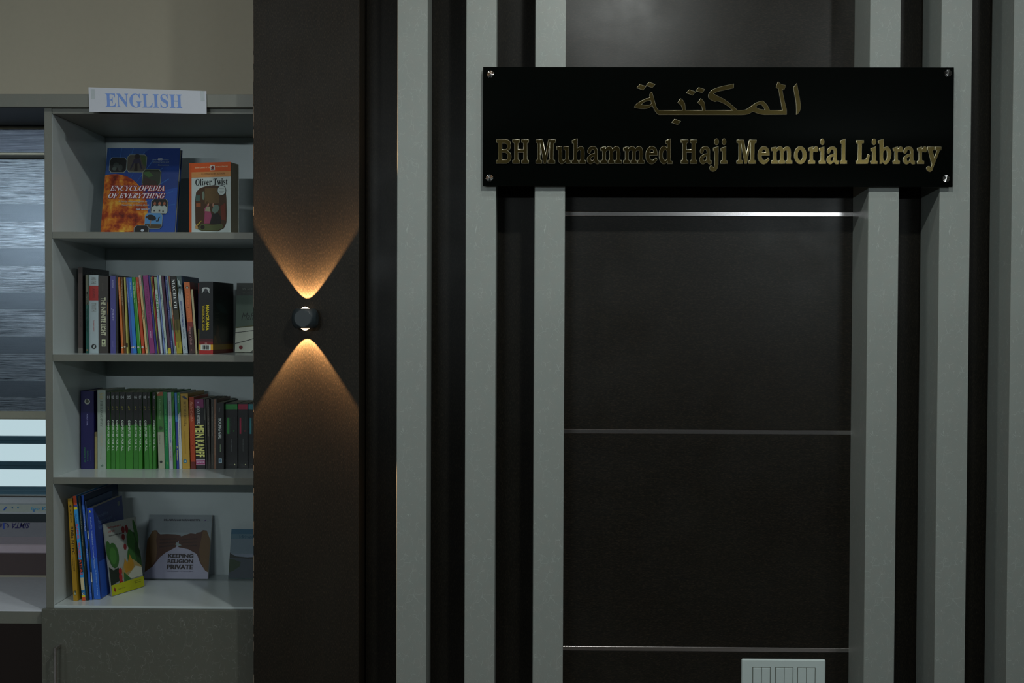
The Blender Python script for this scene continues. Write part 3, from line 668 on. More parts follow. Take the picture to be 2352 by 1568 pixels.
# ---- second bay
R2 = (160, 590, 6.5333); z2 = ZB['b2t']; g2 = 2.0; gr2 = 'books standing on the second shelf'
def T(b, cx, cy, ww, hh, c, r='v', st='b'): return ('t', b, cx, cy, ww, hh, c, r, st)
row2 = [
 (121, 188, 155, 131, 200, .205, (52, 44, 42), [T('THE ART OF', .5, .45, .4, .3, (38, 30, 30)), ('r', .0, 0, 1, .06, (78, 76, 72))], 'tall brown-spined book with black cover, first at the left', dict(hard=True, cover_items=[('r', 0, 0, 1, 1, (10, 10, 10)), ('t', 'ARCHITECTURE', .5, .945, .86, .045, (52, 52, 52), 'h', '')])),
 (238, 290, 270, 243, 291, .14, (16, 62, 56), [('r', 0, .62, 1, 1, (84, 86, 74)), ('r', 0, .42, 1, .62, (30, 70, 64)), T('Microsoft', .5, .70, .5, .17, (16, 20, 20)), T('WINDOWS XP', .5, .42, .5, .30, (12, 34, 34)), ('d', .5, .04, .3, (110, 80, 50))], 'thin teal and grey paperback beside the white and red book', {}),
 (292, 434, 272, 297, 439, .15, (122, 134, 138), [('r', 0, .675, 1, .865, (120, 24, 22)), T('AVIAN', .5, .77, .3, .12, (84, 14, 14)), T('AND THE', .5, .93, .5, .09, (96, 100, 98)), T('TRUTH', .5, .59, .5, .11, (96, 100, 98)), T('THOMAS HARDY', .5, .35, .1, .15, (140, 80, 80)), ('d', .5, .085, .27, (14, 16, 16)), ('p', [(.4, .09), (.62, .11), (.6, .075), (.45, .06)], (120, 130, 130)), ('t', 'H', .5, .09, .2, .03, (120, 130, 130), 'h', 'b')], 'white book with a broad red band across its spine', dict(pages='pages_w')),
 (437, 578, 285, 442, 583, .15, (36, 32, 28), [T('THE INFINITE LIGHT', .46, .475, .56, .49, (150, 152, 128)), T('GUILLEN', .4, .86, .16, .1, (58, 54, 48)), ('r', .3, .088, .72, .178, (142, 148, 120)), ('d', .5, .15, .14, (26, 24, 20)), ('t', 'G8', .5, .11, .3, .03, (26, 24, 20), 'h', 'b'), ('r', .94, .5, 1, .66, (104, 72, 30))], 'thick dark brown book with large cream lettering down its spine', {}),
 (601, 680, 282, 612, 695, .14, (50, 50, 104), [T('amma', .48, .9, .25, .10, (128, 128, 160), 'v', 'i'), T('yours', .42, .5, .5, .16, (128, 128, 160), 'v', 'i'), T('a novel', .5, .12, .2, .08, (96, 96, 140), 'v', 'i')], 'violet-blue paperback with pale handwritten lettering', {}),
 (684, 720, 278, 700, 745, .16, (10, 9, 9), [], 'black book standing behind the leaning orange storybook', {}),
 (707, 752, 305, 763, 806, .15, (150, 72, 18), [T('The Wizard of the Tales', .32, .82, .3, .22, (190, 150, 110)), ('d', .5, .075, .36, (170, 172, 150)), ('t', '2', .5, .075, .2, .02, (40, 40, 40), 'h', 'b'), ('r', .86, 0, 1, 1, (190, 130, 80))], 'orange storybook leaning left, first of the numbered spines', {}),
 (762, 812, 305, 818, 850, .15, (70, 46, 14), [T('The Little Fir Tree and Other Tales', .4, .8, .34, .34, (150, 140, 110)), ('d', .45, .085, .42, (170, 172, 150)), ('t', '1', .5, .085, .2, .02, (40, 40, 40), 'h', 'b')], 'olive-brown numbered storybook leaning beside the orange one', {}),
 (813, 824, 305, 855, 892, .14, (132, 128, 66), [('r', 0, .08, 1, .135, (44, 32, 12))], 'thin yellow-olive booklet between brown and blue storybooks', {}),
 (825, 877, 308, 903, 952, .15, (38, 62, 130), [T('The Young Giant and the Travelling Tailor', .36, .78, .34, .36, (150, 165, 190)), ('d', .5, .08, .34, (176, 180, 176)), ('t', '1', .5, .08, .2, .02, (40, 40, 40), 'h', 'b')], 'royal blue numbered storybook leaning left', {}),
 (878, 930, 308, 956, 1018, .15, (26, 88, 150), [T('The Emperor Tales', .5, .84, .34, .2, (150, 175, 200)), ('d', .4, .08, .3, (176, 180, 176)), ('t', '1', .4, .08, .2, .02, (40, 40, 40), 'h', 'b')], 'bright sky-blue numbered storybook leaning left', {}),
 (932, 988, 305, 1022, 1077, .15, (30, 104, 22), [T('The Gold Children Tales', .34, .8, .32, .28, (150, 180, 140)), ('d', .34, .08, .28, (176, 180, 176)), ('t', '1', .34, .08, .2, .02, (40, 40, 40), 'h', 'b'), ('r', .84, 0, .95, 1, (120, 150, 110))], 'green numbered storybook leaning left', {}),
 (990, 1033, 305, 1085, 1138, .15, (140, 48, 14), [T('The Tale of the Youngest Son', .45, .8, .34, .28, (180, 130, 110)), ('d', .4, .08, .36, (176, 180, 176)), ('t', '2', .4, .08, .2, .02, (40, 40, 40), 'h', 'b')], 'brick-red numbered storybook leaning left', {}),
 (1034, 1070, 277, 1143, 1177, .15, (160, 136, 92), [('r', 0, .87, 1, 1, (150, 130, 126)), T('THE LADY', .5, .935, .5, .09, (140, 50, 50)), T('Charlotte Tales', .5, .5, .45, .12, (50, 40, 30)), ('d', .5, .06, .2, (150, 40, 20))], 'thin sand-coloured book with a white and red top', {}),
 (1071, 1095, 277, 1180, 1198, .14, (70, 92, 76), [], 'very thin grey-green booklet left of the magenta book', {}),
 (1098, 1178, 278, 1205, 1282, .15, (104, 34, 86), [T('STORY TELLING', .5, .62, .4, .5, (84, 24, 70)), T('BODHI', .5, .24, .18, .08, (190, 150, 180))], 'magenta-purple paperback among the thin leaning books', {}),
 (1180, 1212, 280, 1285, 1322, .15, (34, 32, 92), [T('Tales', .5, .6, .4, .2, (90, 100, 150))], 'navy booklet right of the magenta paperback', {}),
 (1214, 1232, 300, 1323, 1336, .15, (96, 104, 34), [], 'thin olive-green booklet in the leaning row', {}),
 (1233, 1258, 290, 1337, 1350, .15, (110, 26, 22), [('r', 0, 0, 1, .3, (30, 20, 40)), ('r', 0, .8, 1, .9, (130, 90, 40))], 'thin dark red booklet in the leaning row', {}),
 (1261, 1296, 303, 1351, 1408, .15, (146, 156, 158), [('r', 0, .84, 1, 1, (110, 130, 100)), T('SAHITYA', .5, .62, .8, .32, (36, 118, 36)), ('p', [(0, .5), (1, .42), (1, .58)], (120, 140, 150)), ('r', 0, 0, .3, .2, (70, 30, 60))], 'white booklet with green capital lettering on its spine', {}),
 (1300, 1334, 278, 1409, 1438, .15, (86, 104, 146), [T('Annual', .5, .3, .4, .2, (60, 70, 110))], 'thin periwinkle blue booklet in the leaning row', {}),
 (1336, 1366, 278, 1441, 1479, .15, (136, 152, 146), [T('Guide to Theory', .5, .66, .5, .2, (50, 66, 66)), T('Science', .5, .24, .4, .1, (50, 66, 66)), ('r', .0, .13, .3, .2, (40, 50, 50))], 'pale mint-white book leaning left, near the middle', {}),
 (1369, 1422, 288, 1484, 1526, .15, (44, 24, 44), [('r', 0, 0, 1, .07, (150, 140, 30)), ('r', .42, .07, .6, 1, (76, 24, 34))], 'dark plum booklet with a yellow foot', {}),
 (1425, 1455, 290, 1528, 1566, .15, (32, 38, 84), [T('Encyclopaedia of Facts', .5, .7, .4, .5, (110, 120, 160)), T('Tales', .5, .12, .4, .1, (110, 120, 160))], 'dark indigo booklet left of the picture-spined booklets', {}),
 (1457, 1482, 282, 1568, 1590, .15, (98, 118, 124), [('r', 0, .3, 1, .45, (60, 80, 60)), ('r', 0, .6, 1, .68, (140, 150, 110))], 'thin pale blue picture-spined booklet', {}),
 (1484, 1508, 290, 1592, 1610, .15, (110, 66, 46), [('r', 0, .1, 1, .28, (130, 30, 24)), ('r', 0, .5, 1, .8, (146, 120, 96)), ('r', 0, 0, 1, .1, (150, 140, 130))], 'thin booklet with red and tan patches on its spine', {}),
 (1512, 1598, 288, 1612, 1692, .15, (66, 60, 12), [('r', 0, .0, 1, .15, (128, 120, 18)), ('r', 0, .15, 1, .3, (98, 92, 16)), ('r', 0, .44, 1, .58, (40, 38, 14)), ('r', 0, .56, 1, 1, (14, 14, 14)), T('MACBETH', .5, .77, .52, .38, (170, 176, 172), 'v', 's'), T('Drama', .5, .11, .3, .07, (90, 86, 20)), T('SHAKESPEARE', .5, .35, .25, .16, (50, 48, 14))], 'black and olive book with bold white serif lettering', {}),
 (1603, 1677, 285, 1704, 1777, .17, (128, 140, 146), [('r', 0, .84, 1, 1, (46, 62, 62)), ('p', [(0, .84), (.25, .76), (.4, .86), (.5, .75), (.7, .84), (.9, .74), (1, .84)], (50, 66, 66)), ('p', [(.1, .97), (.5, .93), (.8, .98), (.6, .9), (.85, .87), (.3, .88)], (130, 144, 142)), T('ESSENTIALS IN MATHEMATICS', .5, .51, .34, .33, (36, 52, 108)), T('C.A. PAUL', .5, .25, .25, .12, (50, 56, 58)), T('UPL', .5, .07, .25, .05, (50, 56, 58))], 'white and blue textbook with a dark wavy patterned top', dict(cover_items=[('r', 0, 0, 1, 1, (22, 40, 70))])),
 (1715, 1800, 378, 1794, 1884, .13, (40, 16, 16), [('r', 0, .40, 1, 1, (150, 78, 36)), ('p', [(0, .44), (0, .3), (1, .38), (1, .44)], (96, 28, 22)), ('d', .5, .925, .24, (20, 16, 12)), ('d', .5, .922, .13, (180, 170, 150), 1.5), T('SUDHA MURTY', .5, .67, .42, .36, (172, 92, 46)), T('House of Cards', .5, .25, .4, .26, (150, 110, 110), 'v', 'i'), T('ab', .5, .05, .3, .03, (100, 60, 60))], 'orange to maroon paperback with a small oval emblem', dict(cover_items=[('r', 0, 0, 1, 1, (58, 20, 16))])),
 (1819, 1854, 485, 1890, 1921, .12, (140, 134, 104), [], 'short cream-spined book with dark cover', dict(cover_items=[('r', 0, 0, 1, 1, (12, 10, 10)), ('r', 0, .66, 1, 1, (46, 12, 10))])),
 (1938, 1946, 395, 1932, 1940, .13, (60, 40, 80), [('r', 0, 0, 1, .35, (150, 140, 60)), ('r', 0, .85, 1, 1, (110, 24, 20))], 'very thin booklet pressed against the thick yearbook', {}),
]
for r in row2:
    tl, tr, ty, bl_, br, dpt, c, it, lb, k = r
    spine_book(*R2, tl, tr, ty, bl_, br, 1430, z2, dpt, c, it, g2, lb+', second shelf', gr2, Y=3.19+.0006*(int(tl) % 7), **k)
# thick yearbook, turned a little to the right
spine_book(*R2, 1947, 2181, 372, 1943, 2170, 1440, z2, .155, (18, 20, 22), [('r', 0, .055, 1, .128, (170, 128, 28)), ('r', 0, 0, 1, .055, (130, 24, 24)), ('r', 0, .128, 1, .17, (92, 20, 24)), ('r', 0, .17, 1, .21, (54, 18, 22)),
  ('r', .12, .05, .84, .127, (160, 166, 160))]+[('r', x, .062, x+.03+.02*(i % 3), .118, (10, 10, 10)) for i, x in enumerate((.24, .31, .37, .46, .53, .60, .68))]+
  [T('MANORAMA', .62, .5, .24, .355, (176, 160, 24)), T('YEARBOOK 2023', .33, .50, .17, .35, (150, 132, 24)),
   ('p', [(.22, .90), (.34, .92), (.66, .92), (.78, .90), (.74, .84), (.66, .87), (.34, .87), (.26, .84)], (140, 144, 144)), ('d', .5, .875, .14, (40, 42, 46)), ('d', .24, .855, .03, WH), ('d', .76, .855, .03, WH), ('t', '2 350', .48, .148, .22, .012, (170, 140, 140), 'h', 'b')],
  g2, 'very thick black yearbook with yellow lettering and a barcode, second shelf', gr2, Y=3.18, rz=-.13,
  cover_items=[('r', 0, 0, 1, .055, (84, 14, 14)), ('r', 0, .055, 1, .128, (110, 84, 20)), ('r', 0, .128, 1, .16, (40, 12, 12)), ('p', [(.12, .70), (.35, .71), (.55, .66), (.8, .54), (.6, .56), (.4, .58), (.25, .62)], (26, 36, 40)), ('p', [(.1, .14), (.14, .3), (.2, .41), (.28, .38), (.3, .24), (.42, .16), (.36, .13), (.2, .13)], (50, 32, 22)), ('p', [(.02, .14), (.08, .26), (.16, .22), (.24, .13)], (76, 54, 26)), ('r', .1, .56, .28, .57, (50, 50, 40)), ('r', .1, .52, .26, .53, (50, 50, 40)), ('r', .1, .48, .27, .49, (50, 50, 40))])
flush_row()
# ---- third bay
z3 = ZB['b3t']; g3 = 2.2; gr3 = 'books standing on the third shelf'
L3 = (170, 870, 6.5333); Q3 = (350, 870, 6.272)
spine_book(*L3, 105, 308, 178, 105, 310, 1335, z3, .165, (16, 14, 58), [('d', .5, .862, .215, (130, 132, 126)), ('p', [(.34, .87), (.46, .895), (.66, .87), (.56, .84), (.42, .845)], (50, 54, 46)), T('M. KUTTIYIL', .5, .63, .1, .15, (110, 110, 150)), T('ESSENCE OF', .3, .18, .12, .19, (36, 84, 60)), T('QURAN', .52, .17, .12, .13, (36, 84, 60)), T('Commentary', .75, .17, .05, .15, (60, 60, 100))], g3, 'wide navy book with a round white emblem, third shelf', gr3, hard=True, Y=3.235)
spine_book(*L3, 311, 350, 800, 311, 350, 1335, z3, .12, (112, 104, 66), [('r', 0, .88, 1, 1, (80, 72, 44))], g3, 'small cream booklet between navy and white books, third shelf', gr3, Y=3.237)
spine_book(*L3, 350, 472, 170, 354, 481, 1333, z3, .16, (116, 126, 118), [T('50', .5, .93, .5, .075, (136, 124, 80), 'v', 's'), T('PHILOSOPHY', .5, .70, .3, .33, (74, 84, 76), 'v', 's'), T('CLASSICS', .5, .39, .3, .2, (130, 128, 108), 'v', 's'), T('Thinking', .4, .19, .1, .13, (140, 110, 80)), T('nb', .55, .045, .34, .03, (50, 80, 66), 'h', 'b')], g3, 'white book with thin serif title lettering, third shelf', gr3, pages='pages_w', Y=3.236)
tops = [480, 548, 606, 665, 757, 872, 950, 1027, 1100, 1155, 1240]; bots = [490, 558, 620, 690, 778, 893, 970, 1058, 1130, 1180, 1258]
ords = ['first', 'second', 'third', 'fourth', 'fifth', 'sixth', 'seventh', 'eighth', 'ninth', 'tenth']
for i in range(10):
    w0 = tops[i+1]-tops[i]; hy_ = .58+.01*((i*7) % 3-1)
    t_ = [('r', 0, hy_, 1, 1, (12, 14, 13))]+[('p', [(j*.2, hy_+.001), (j*.2+.2, hy_+.001), (j*.2+.1, hy_-.016-.008*((i+j) % 2))], (12, 14, 13)) for j in range(5)]
    small = i == 8
    t_ += [('t', '%02d' % (i+1), .48, .935-.01*((i*3) % 3), .62 if not small else .5, .04 if not small else .025, (128, 132, 132), 'h', 'b'),
           ('d', .45, .80, .13, (86, 82, 24)), ('d', .52, .775, .13, (78, 74, 22)), ('d', .42, .815, .09, (86, 82, 24)),
           T('COMPUTER FOR ALL', .5, .435 if not small else .425, min(.46, .46*60/w0+.1), .40 if not small else .27, (150, 162, 150) if not small else (110, 140, 110))]
    spine_book(*L3, tops[i], tops[i+1]-2, 200, bots[i], bots[i+1]-2, 1335, z3, .20, (34, 88, 26) if i % 2 else (36, 94, 24), t_, g3, 'green and black %s volume of the numbered computer set, third shelf' % ords[i], gr3, Y=3.238+.002*(i % 2))
row3 = [
 (62, 148, 190, 88, 182, 1272, .15, (118, 122, 106), [('r', 0, .48, 1, 1, (46, 88, 40)), ('r', 0, .95, 1, 1, (120, 62, 36)), ('p', [(0, 1), (.5, 1), (0, .965)], (150, 140, 120)), T('A Southern Memoir', .45, .78, .3, .27, (92, 124, 84)), ('d', .5, .53, .32, (34, 54, 30)), T('Tales of', .3, .38, .2, .12, (90, 96, 84)), ('d', .45, .09, .22, (30, 34, 30))], 'green and cream book with an orange cap right of computer set', {}),
 (157, 215, 190, 190, 242, 1275, .17, (10, 92, 50), [T('THE FIGHT FOR THE EARTH', .5, .54, .22, .48, (70, 150, 70)), ('p', [(.3, .1), (.5, .07), (.7, .1), (.5, .05)], (110, 150, 40))], 'emerald green paperback with faint lettering', {}),
 (217, 268, 195, 246, 304, 1275, .17, (132, 134, 142), [T('ENCYCLOPEDIA OF', .5, .77, .3, .24, (74, 84, 92)), T('CULTURE OF SUCCESS', .5, .48, .36, .28, (52, 60, 130)), T('RAJ THOMAS', .5, .2, .26, .18, (130, 80, 90))], 'pale lilac book with small blue lettering', {}),
 (270, 316, 190, 306, 350, 1272, .17, (34, 96, 26), [('p', [(0, .9), (1, .96), (1, .93), (0, .86)], (24, 70, 20)), ('p', [(0, .7), (1, .78), (1, .74), (0, .66)], (24, 70, 20)), ('p', [(0, .4), (1, .5), (1, .45), (0, .36)], (50, 120, 36)), ('p', [(0, .2), (1, .27), (1, .22), (0, .16)], (24, 70, 20))], 'leaf-green patterned book', {}),
 (319, 352, 198, 352, 387, 1275, .16, (34, 46, 110), [('r', 0, .62, 1, 1, (50, 96, 150)), T('Indian', .5, .8, .4, .3, (90, 120, 90)), T('A Reader', .5, .2, .5, .2, (150, 150, 90))], 'thin blue two-tone book', {}),
 (354, 400, 195, 389, 431, 1275, .16, (144, 150, 150), [('r', 0, .74, 1, 1, (32, 96, 40)), ('p', [(0, .74), (0, .7), (1, .75)], (32, 96, 40)), T('Fusion', .5, .91, .3, .09, (150, 170, 150)), T('A WANDERING GUIDE', .5, .5, .2, .36, (60, 74, 66))], 'slim white book with a dark green top', {}),
 (404, 496, 212, 435, 545, 1272, .17, (136, 108, 40), [('p', [(.1, .96), (.5, .97), (.95, .93), (.8, .92), (.4, .94)], (30, 40, 62)), T('HITOPADESHA', .55, .73, .34, .33, (74, 56, 18), 'v', 's'), T('A COLLECTION OF STORIES', .45, .35, .12, .3, (110, 84, 30)), ('d', .38, .1, .25, (26, 84, 108)), ('d', .42, .1, .12, (140, 150, 140))], 'mustard-yellow book with serif lettering and round blue mark', {}),
 (527, 600, 260, 555, 628, 1268, .15, (124, 44, 16), [('r', 0, 0, 1, .10, (70, 20, 16)), T('Paulo Coelho', .5, .8, .6, .27, (170, 120, 96), 'v', 'i'), T('THE ALCHEMIST', .5, .4, .34, .3, (144, 56, 26))], 'orange-red book with cursive lettering', {}),
 (604, 735, 295, 632, 768, 1272, .16, (14, 14, 16), [('r', 0, .88, 1, 1, (92, 30, 72)), ('r', 0, .055, 1, .135, (112, 42, 80)), ('r', 0, .125, 1, .132, WH), ('r', 0, .058, 1, .062, WH), ('d', .4, .955, .09, (140, 110, 140)), T('ADOLF HITLERS', .4, .775, .36, .27, (150, 154, 152)), T('MEIN KAMPF', .5, .40, .98, .46, (176, 184, 96)), ('t', 'JAICOBOOKS', .5, .092, .9, .03, (180, 150, 170), 'h', 'b')], 'black and magenta book with huge lime-yellow lettering', {}),
 (740, 775, 290, 772, 800, 1268, .15, (26, 26, 24), [('r', 0, .7, .5, .86, (60, 60, 56))], 'very thin charcoal booklet right of the lime-lettered book', {}),
 (777, 818, 290, 802, 842, 1265, .15, (40, 36, 32), [T('A Passage in the Hills and Beyond', .6, .68, .28, .42, (120, 116, 104)), T('Thomas Leary', .7, .14, .24, .16, (90, 86, 76))], 'dark taupe paperback with fine lettering, left one of two', {}),
 (821, 866, 290, 844, 890, 1265, .15, (40, 38, 34), [T('The Other Garden Beyond the Sea', .5, .68, .28, .42, (120, 116, 104)), T('Thomas Leary', .6, .14, .24, .16, (90, 86, 76))], 'dark taupe paperback with fine lettering, right one of two', {}),
 (869, 912, 295, 892, 932, 1262, .15, (84, 58, 44), [('r', .5, .0, 1, 1, (30, 24, 22)), ('r', .0, 0, .5, 1, (98, 70, 54)), T('The End of Days Around a Room', .26, .5, .2, .6, (150, 130, 110))], 'brown paperback left of the black white-lettered book', {}),
 (918, 1030, 340, 932, 1034, 1262, .16, (14, 16, 17), [T('YOUNG GIRL', .42, .61, .44, .32, (158, 164, 162)), T('ANNE FRANK', .5, .315, .16, .11, (120, 140, 110)), ('r', .25, .09, .72, .16, (120, 140, 150)), ('d', .48, .125, .15, (60, 80, 100), 1.4), T('Diary', .35, .89, .2, .06, (110, 112, 112))], 'black paperback with bold white capitals', {}),
]
for r in row3:
    tl, tr, ty, bl_, br, by, dpt, c, it, lb, k = r
    spine_book(*Q3, tl, tr, ty, bl_, br, by, z3, dpt, c, it, g3, lb+', third shelf', gr3, Y=3.245+.001*(int(tl) % 5), **k)
for i, (a0, a1, b0, b1, c, wd) in enumerate(((1040, 1220, 1056, 1232, (30, 104, 44), 'THE COMEDIES'), (1226, 1368, 1238, 1378, (120, 16, 46), 'THE HISTORIES AND POETRY'), (1376, 1520, 1384, 1526, (34, 96, 104), 'THE TRAGEDIES'))):
    it = [('r', 0, .905, 1, .985, c), ('t', 'VOLUME %d' % (3-i), .5, .925, .6, .015, (20, 60, 30), 'h', ''), ('r', .14, .53, .32, .78, c), T('William', .42, .66, .16, .25, (20, 40, 30)), T('Shakespeare', .75, .68, .08, .22, (44, 48, 48)), ('d', .7, .575, .06, c),
          T(wd, .52, .36, .10, .2, (76, 80, 80)), ('t', 'JAINCO', .45, .06, .42, .025, (50, 52, 54), 'h', 'b'), ('d', .77, .062, .06, (190, 176, 130))]
    spine_book(*Q3, a0, a1, 350, b0, b1, 1260, z3, .14, (12, 13, 14), it, g3, 'black volume with %s bands, %s of three, third shelf' % (['green', 'crimson', 'teal'][i], ['left', 'middle', 'right'][i]), gr3, Y=3.262)
flush_row()
# ---- bottom bay, leaning group
z4 = ZB['b4t']; g4 = 2.15; gr4 = 'books standing on the bottom shelf'; Q4 = (90, 1100, 3.351)
row4 = [
 (219, 256, 150, 264, 309, 937, .23, (120, 92, 14), [T('arihant', .55, .83, .36, .13, (40, 32, 12)), ('d', .55, .925, .25, (40, 32, 12)), T('RRBs NTPC', .62, .59, .62, .27, (22, 18, 10)), T('ONLINE EXAM', .72, .36, .18, .14, (60, 46, 14)), T('1 to Stage 2019', .4, .36, .18, .13, (60, 46, 14)), ('r', .2, .055, .75, .10, (30, 30, 20)), ('p', [(.3, .06), (.5, .095), (.65, .06)], (120, 124, 100))], 'mustard-yellow exam guide leaning at the far left', {}),
 (259, 296, 130, 333, 360, 934, .25, (36, 112, 164), [('r', 0, .915, 1, 1, (146, 50, 14)), ('r', 0, .885, 1, .915, (50, 46, 110)), ('r', 0, .872, 1, .893, (170, 160, 20)), T('ISLAND', .4, .78, .4, .1, (26, 70, 130)), T('SCHOOL', .5, .66, .6, .15, (176, 40, 40)), T('WORLD', .5, .48, .6, .15, (170, 44, 50)), ('r', 0, .27, 1, .39, (30, 26, 24)), T('ATLAS', .5, .32, .7, .15, (160, 50, 36)), ('r', 0, .1, 1, .22, (150, 140, 110)), ('r', 0, .05, 1, .1, (26, 80, 120)), ('d', .5, .065, .35, (130, 140, 150)), ('d', .6, .065, .22, (80, 60, 40)), ('r', 0, .035, 1, .05, (160, 150, 30)), ('r', 0, .0, 1, .035, (150, 60, 20))], 'sky-blue atlas with red lettering and orange ends', {}),
 (300, 322, 130, 364, 388, 934, .27, (14, 26, 22), [T('THE UNIQUE WORLD ATLAS FOR COMPETITIVE EXAM', .4, .73, .36, .42, (110, 118, 100)), T('Competitive Exam', .5, .4, .3, .14, (100, 108, 90)), T('Orient Blackswan', .6, .13, .3, .16, (60, 74, 62))], 'thin dark green book beside the sky-blue atlas', {}),
 (324, 350, 125, 390, 412, 930, .262, (26, 66, 142), [T('OXFORD', .4, .86, .34, .1, (80, 120, 180)), T('SCHOOL ATLAS', .5, .74, .4, .16, (150, 160, 180)), T('37th Edition', .5, .43, .3, .12, (130, 150, 190)), T('OXFORD', .5, .08, .3, .1, (90, 120, 180))], 'tall blue atlas, its dark blue cover rising behind', dict(cover_items=[('r', 0, 0, 1, 1, (14, 30, 56)), ('p', [(.12, .80), (.2, .74), (.34, .74), (.42, .82), (.4, .9), (.3, .93), (.2, .92), (.12, .87)], (60, 28, 28))])),
 (352, 366, 170, 413, 424, 928, .2, (40, 60, 90), [('r', 0, .3, 1, .6, (30, 50, 60)), ('r', 0, .62, 1, .7, (140, 150, 140)), ('r', 0, .18, 1, .28, (150, 154, 150))], 'very thin booklet wedged between two blue books', {}),
 (368, 422, 222, 425, 474, 927, .225, (24, 52, 134), [('r', 0, 0, 1, .45, (28, 72, 146)), ('p', [(.2, .95), (.45, .975), (.65, .95)], (150, 150, 40)), T('Probability, Statistics and Numerical Methods', .45, .62, .3, .56, (110, 130, 180)), T('Dr. K. Sundaram | Dr. P. Kumar', .6, .18, .22, .28, (100, 130, 180))], 'thick blue mathematics textbook leaning on the atlas', dict(cover_items=[('r', 0, .0, 1, 1, (18, 36, 88)), ('r', .04, .0, 1, .4, (26, 60, 130)), ('t', 'Probability,', .30, .88, .36, .045, (70, 90, 130), 'h', ''), ('t', 'Statistics and', .36, .82, .48, .045, (70, 90, 130), 'h', ''), ('t', 'Numerical Methods', .42, .76, .6, .045, (70, 90, 130), 'h', ''), ('r', .82, .9, .9, .95, (80, 90, 90))])),
]
for r in row4:
    tl, tr, ty, bl_, br, by, dpt, c, it, lb, k = r
    spine_book(*Q4, tl, tr, ty, bl_, br, by, z4, dpt, c, it, g4, lb+', bottom shelf', gr4, **k)

flush_row()
def face_book(o_pos, rot, w_, h, t, colr, items, g, label, group, pages='pages_w', hard=False, spine_left=True, side=None):
    "cover faces -y; spine on the left edge"
    rm = rot.to_matrix(); low = min((rm @ Vector((a, b_, 0))).z for a in (0, w_) for b_ in (0, t))
    o = thing('book', label, 'book', tuple(Vector(o_pos)-Vector((0, 0, low))), group); o.rotation_euler = rot
    mt = plain(ink(colr, g), .38, name='book_cover'); ct = .0007 if not hard else .0025; ins = .0008 if not hard else .003
    ct = min(ct, t*.2)
    mb = MB(); mb.box((0, 0, 0), (w_, ct, h)); mb.box((0, t-ct, 0), (w_, t, h)); mb.box((0, ct, 0), (ct, t-ct, h)); mb.build('cover', mt, o)
    mb = MB(); mb.box((ct, ct, ins), (w_-ins, t-ct, h-ins)); mb.build('pages', M[pages], o)
    mb = MB(); prints(mb, (0, 0, 0), (1, 0, 0), (0, 0, 1), (0, -1, 0), w_, h, items, g, .55, .0002); mb.build('cover_print', None, o)
    return o
# ---- bottom bay: white picture book with cactus, leaning against the blue textbook
b0 = P(257.5, 1369.5, Yat(251.5, 1369.5, z4)); b1 = P(331, 1346.5, Yat(331, 1346.5, z4))
wv = b1-b0; wv.z = 0; W_ = wv.length
tl_ = P(226.5, 1205.9, b0.y+.0)
X = wv.normalized(); up = Vector(((tl_.x-b0.x)*.82, 0.008, tl_.z-z4)); up = (up-X*up.dot(X)); H_ = up.length*1.0; Z = up.normalized(); Yv = Z.cross(X)
mm = Matrix((X, Yv, Z)).transposed()
def rr(x0, y0, x1, y1, c, r=.03, asp=1): # chamfered rectangle
    return ('p', [(x0+r, y0), (x1-r, y0), (x1, y0+r*asp), (x1, y1-r*asp), (x1-r, y1), (x0+r, y1), (x0, y1-r*asp), (x0, y0+r*asp)], c)
def blob(cx, cy, rx, ry, c, ang=0, n=18):
    ca, sa = math.cos(ang), math.sin(ang)
    return ('p', [(cx+rx*math.cos(t*2*math.pi/n)*ca-ry*math.sin(t*2*math.pi/n)*sa, cy+rx*math.cos(t*2*math.pi/n)*sa+ry*math.sin(t*2*math.pi/n)*ca) for t in range(n)], c)
GN, GD = (34, 66, 28), (24, 46, 20)
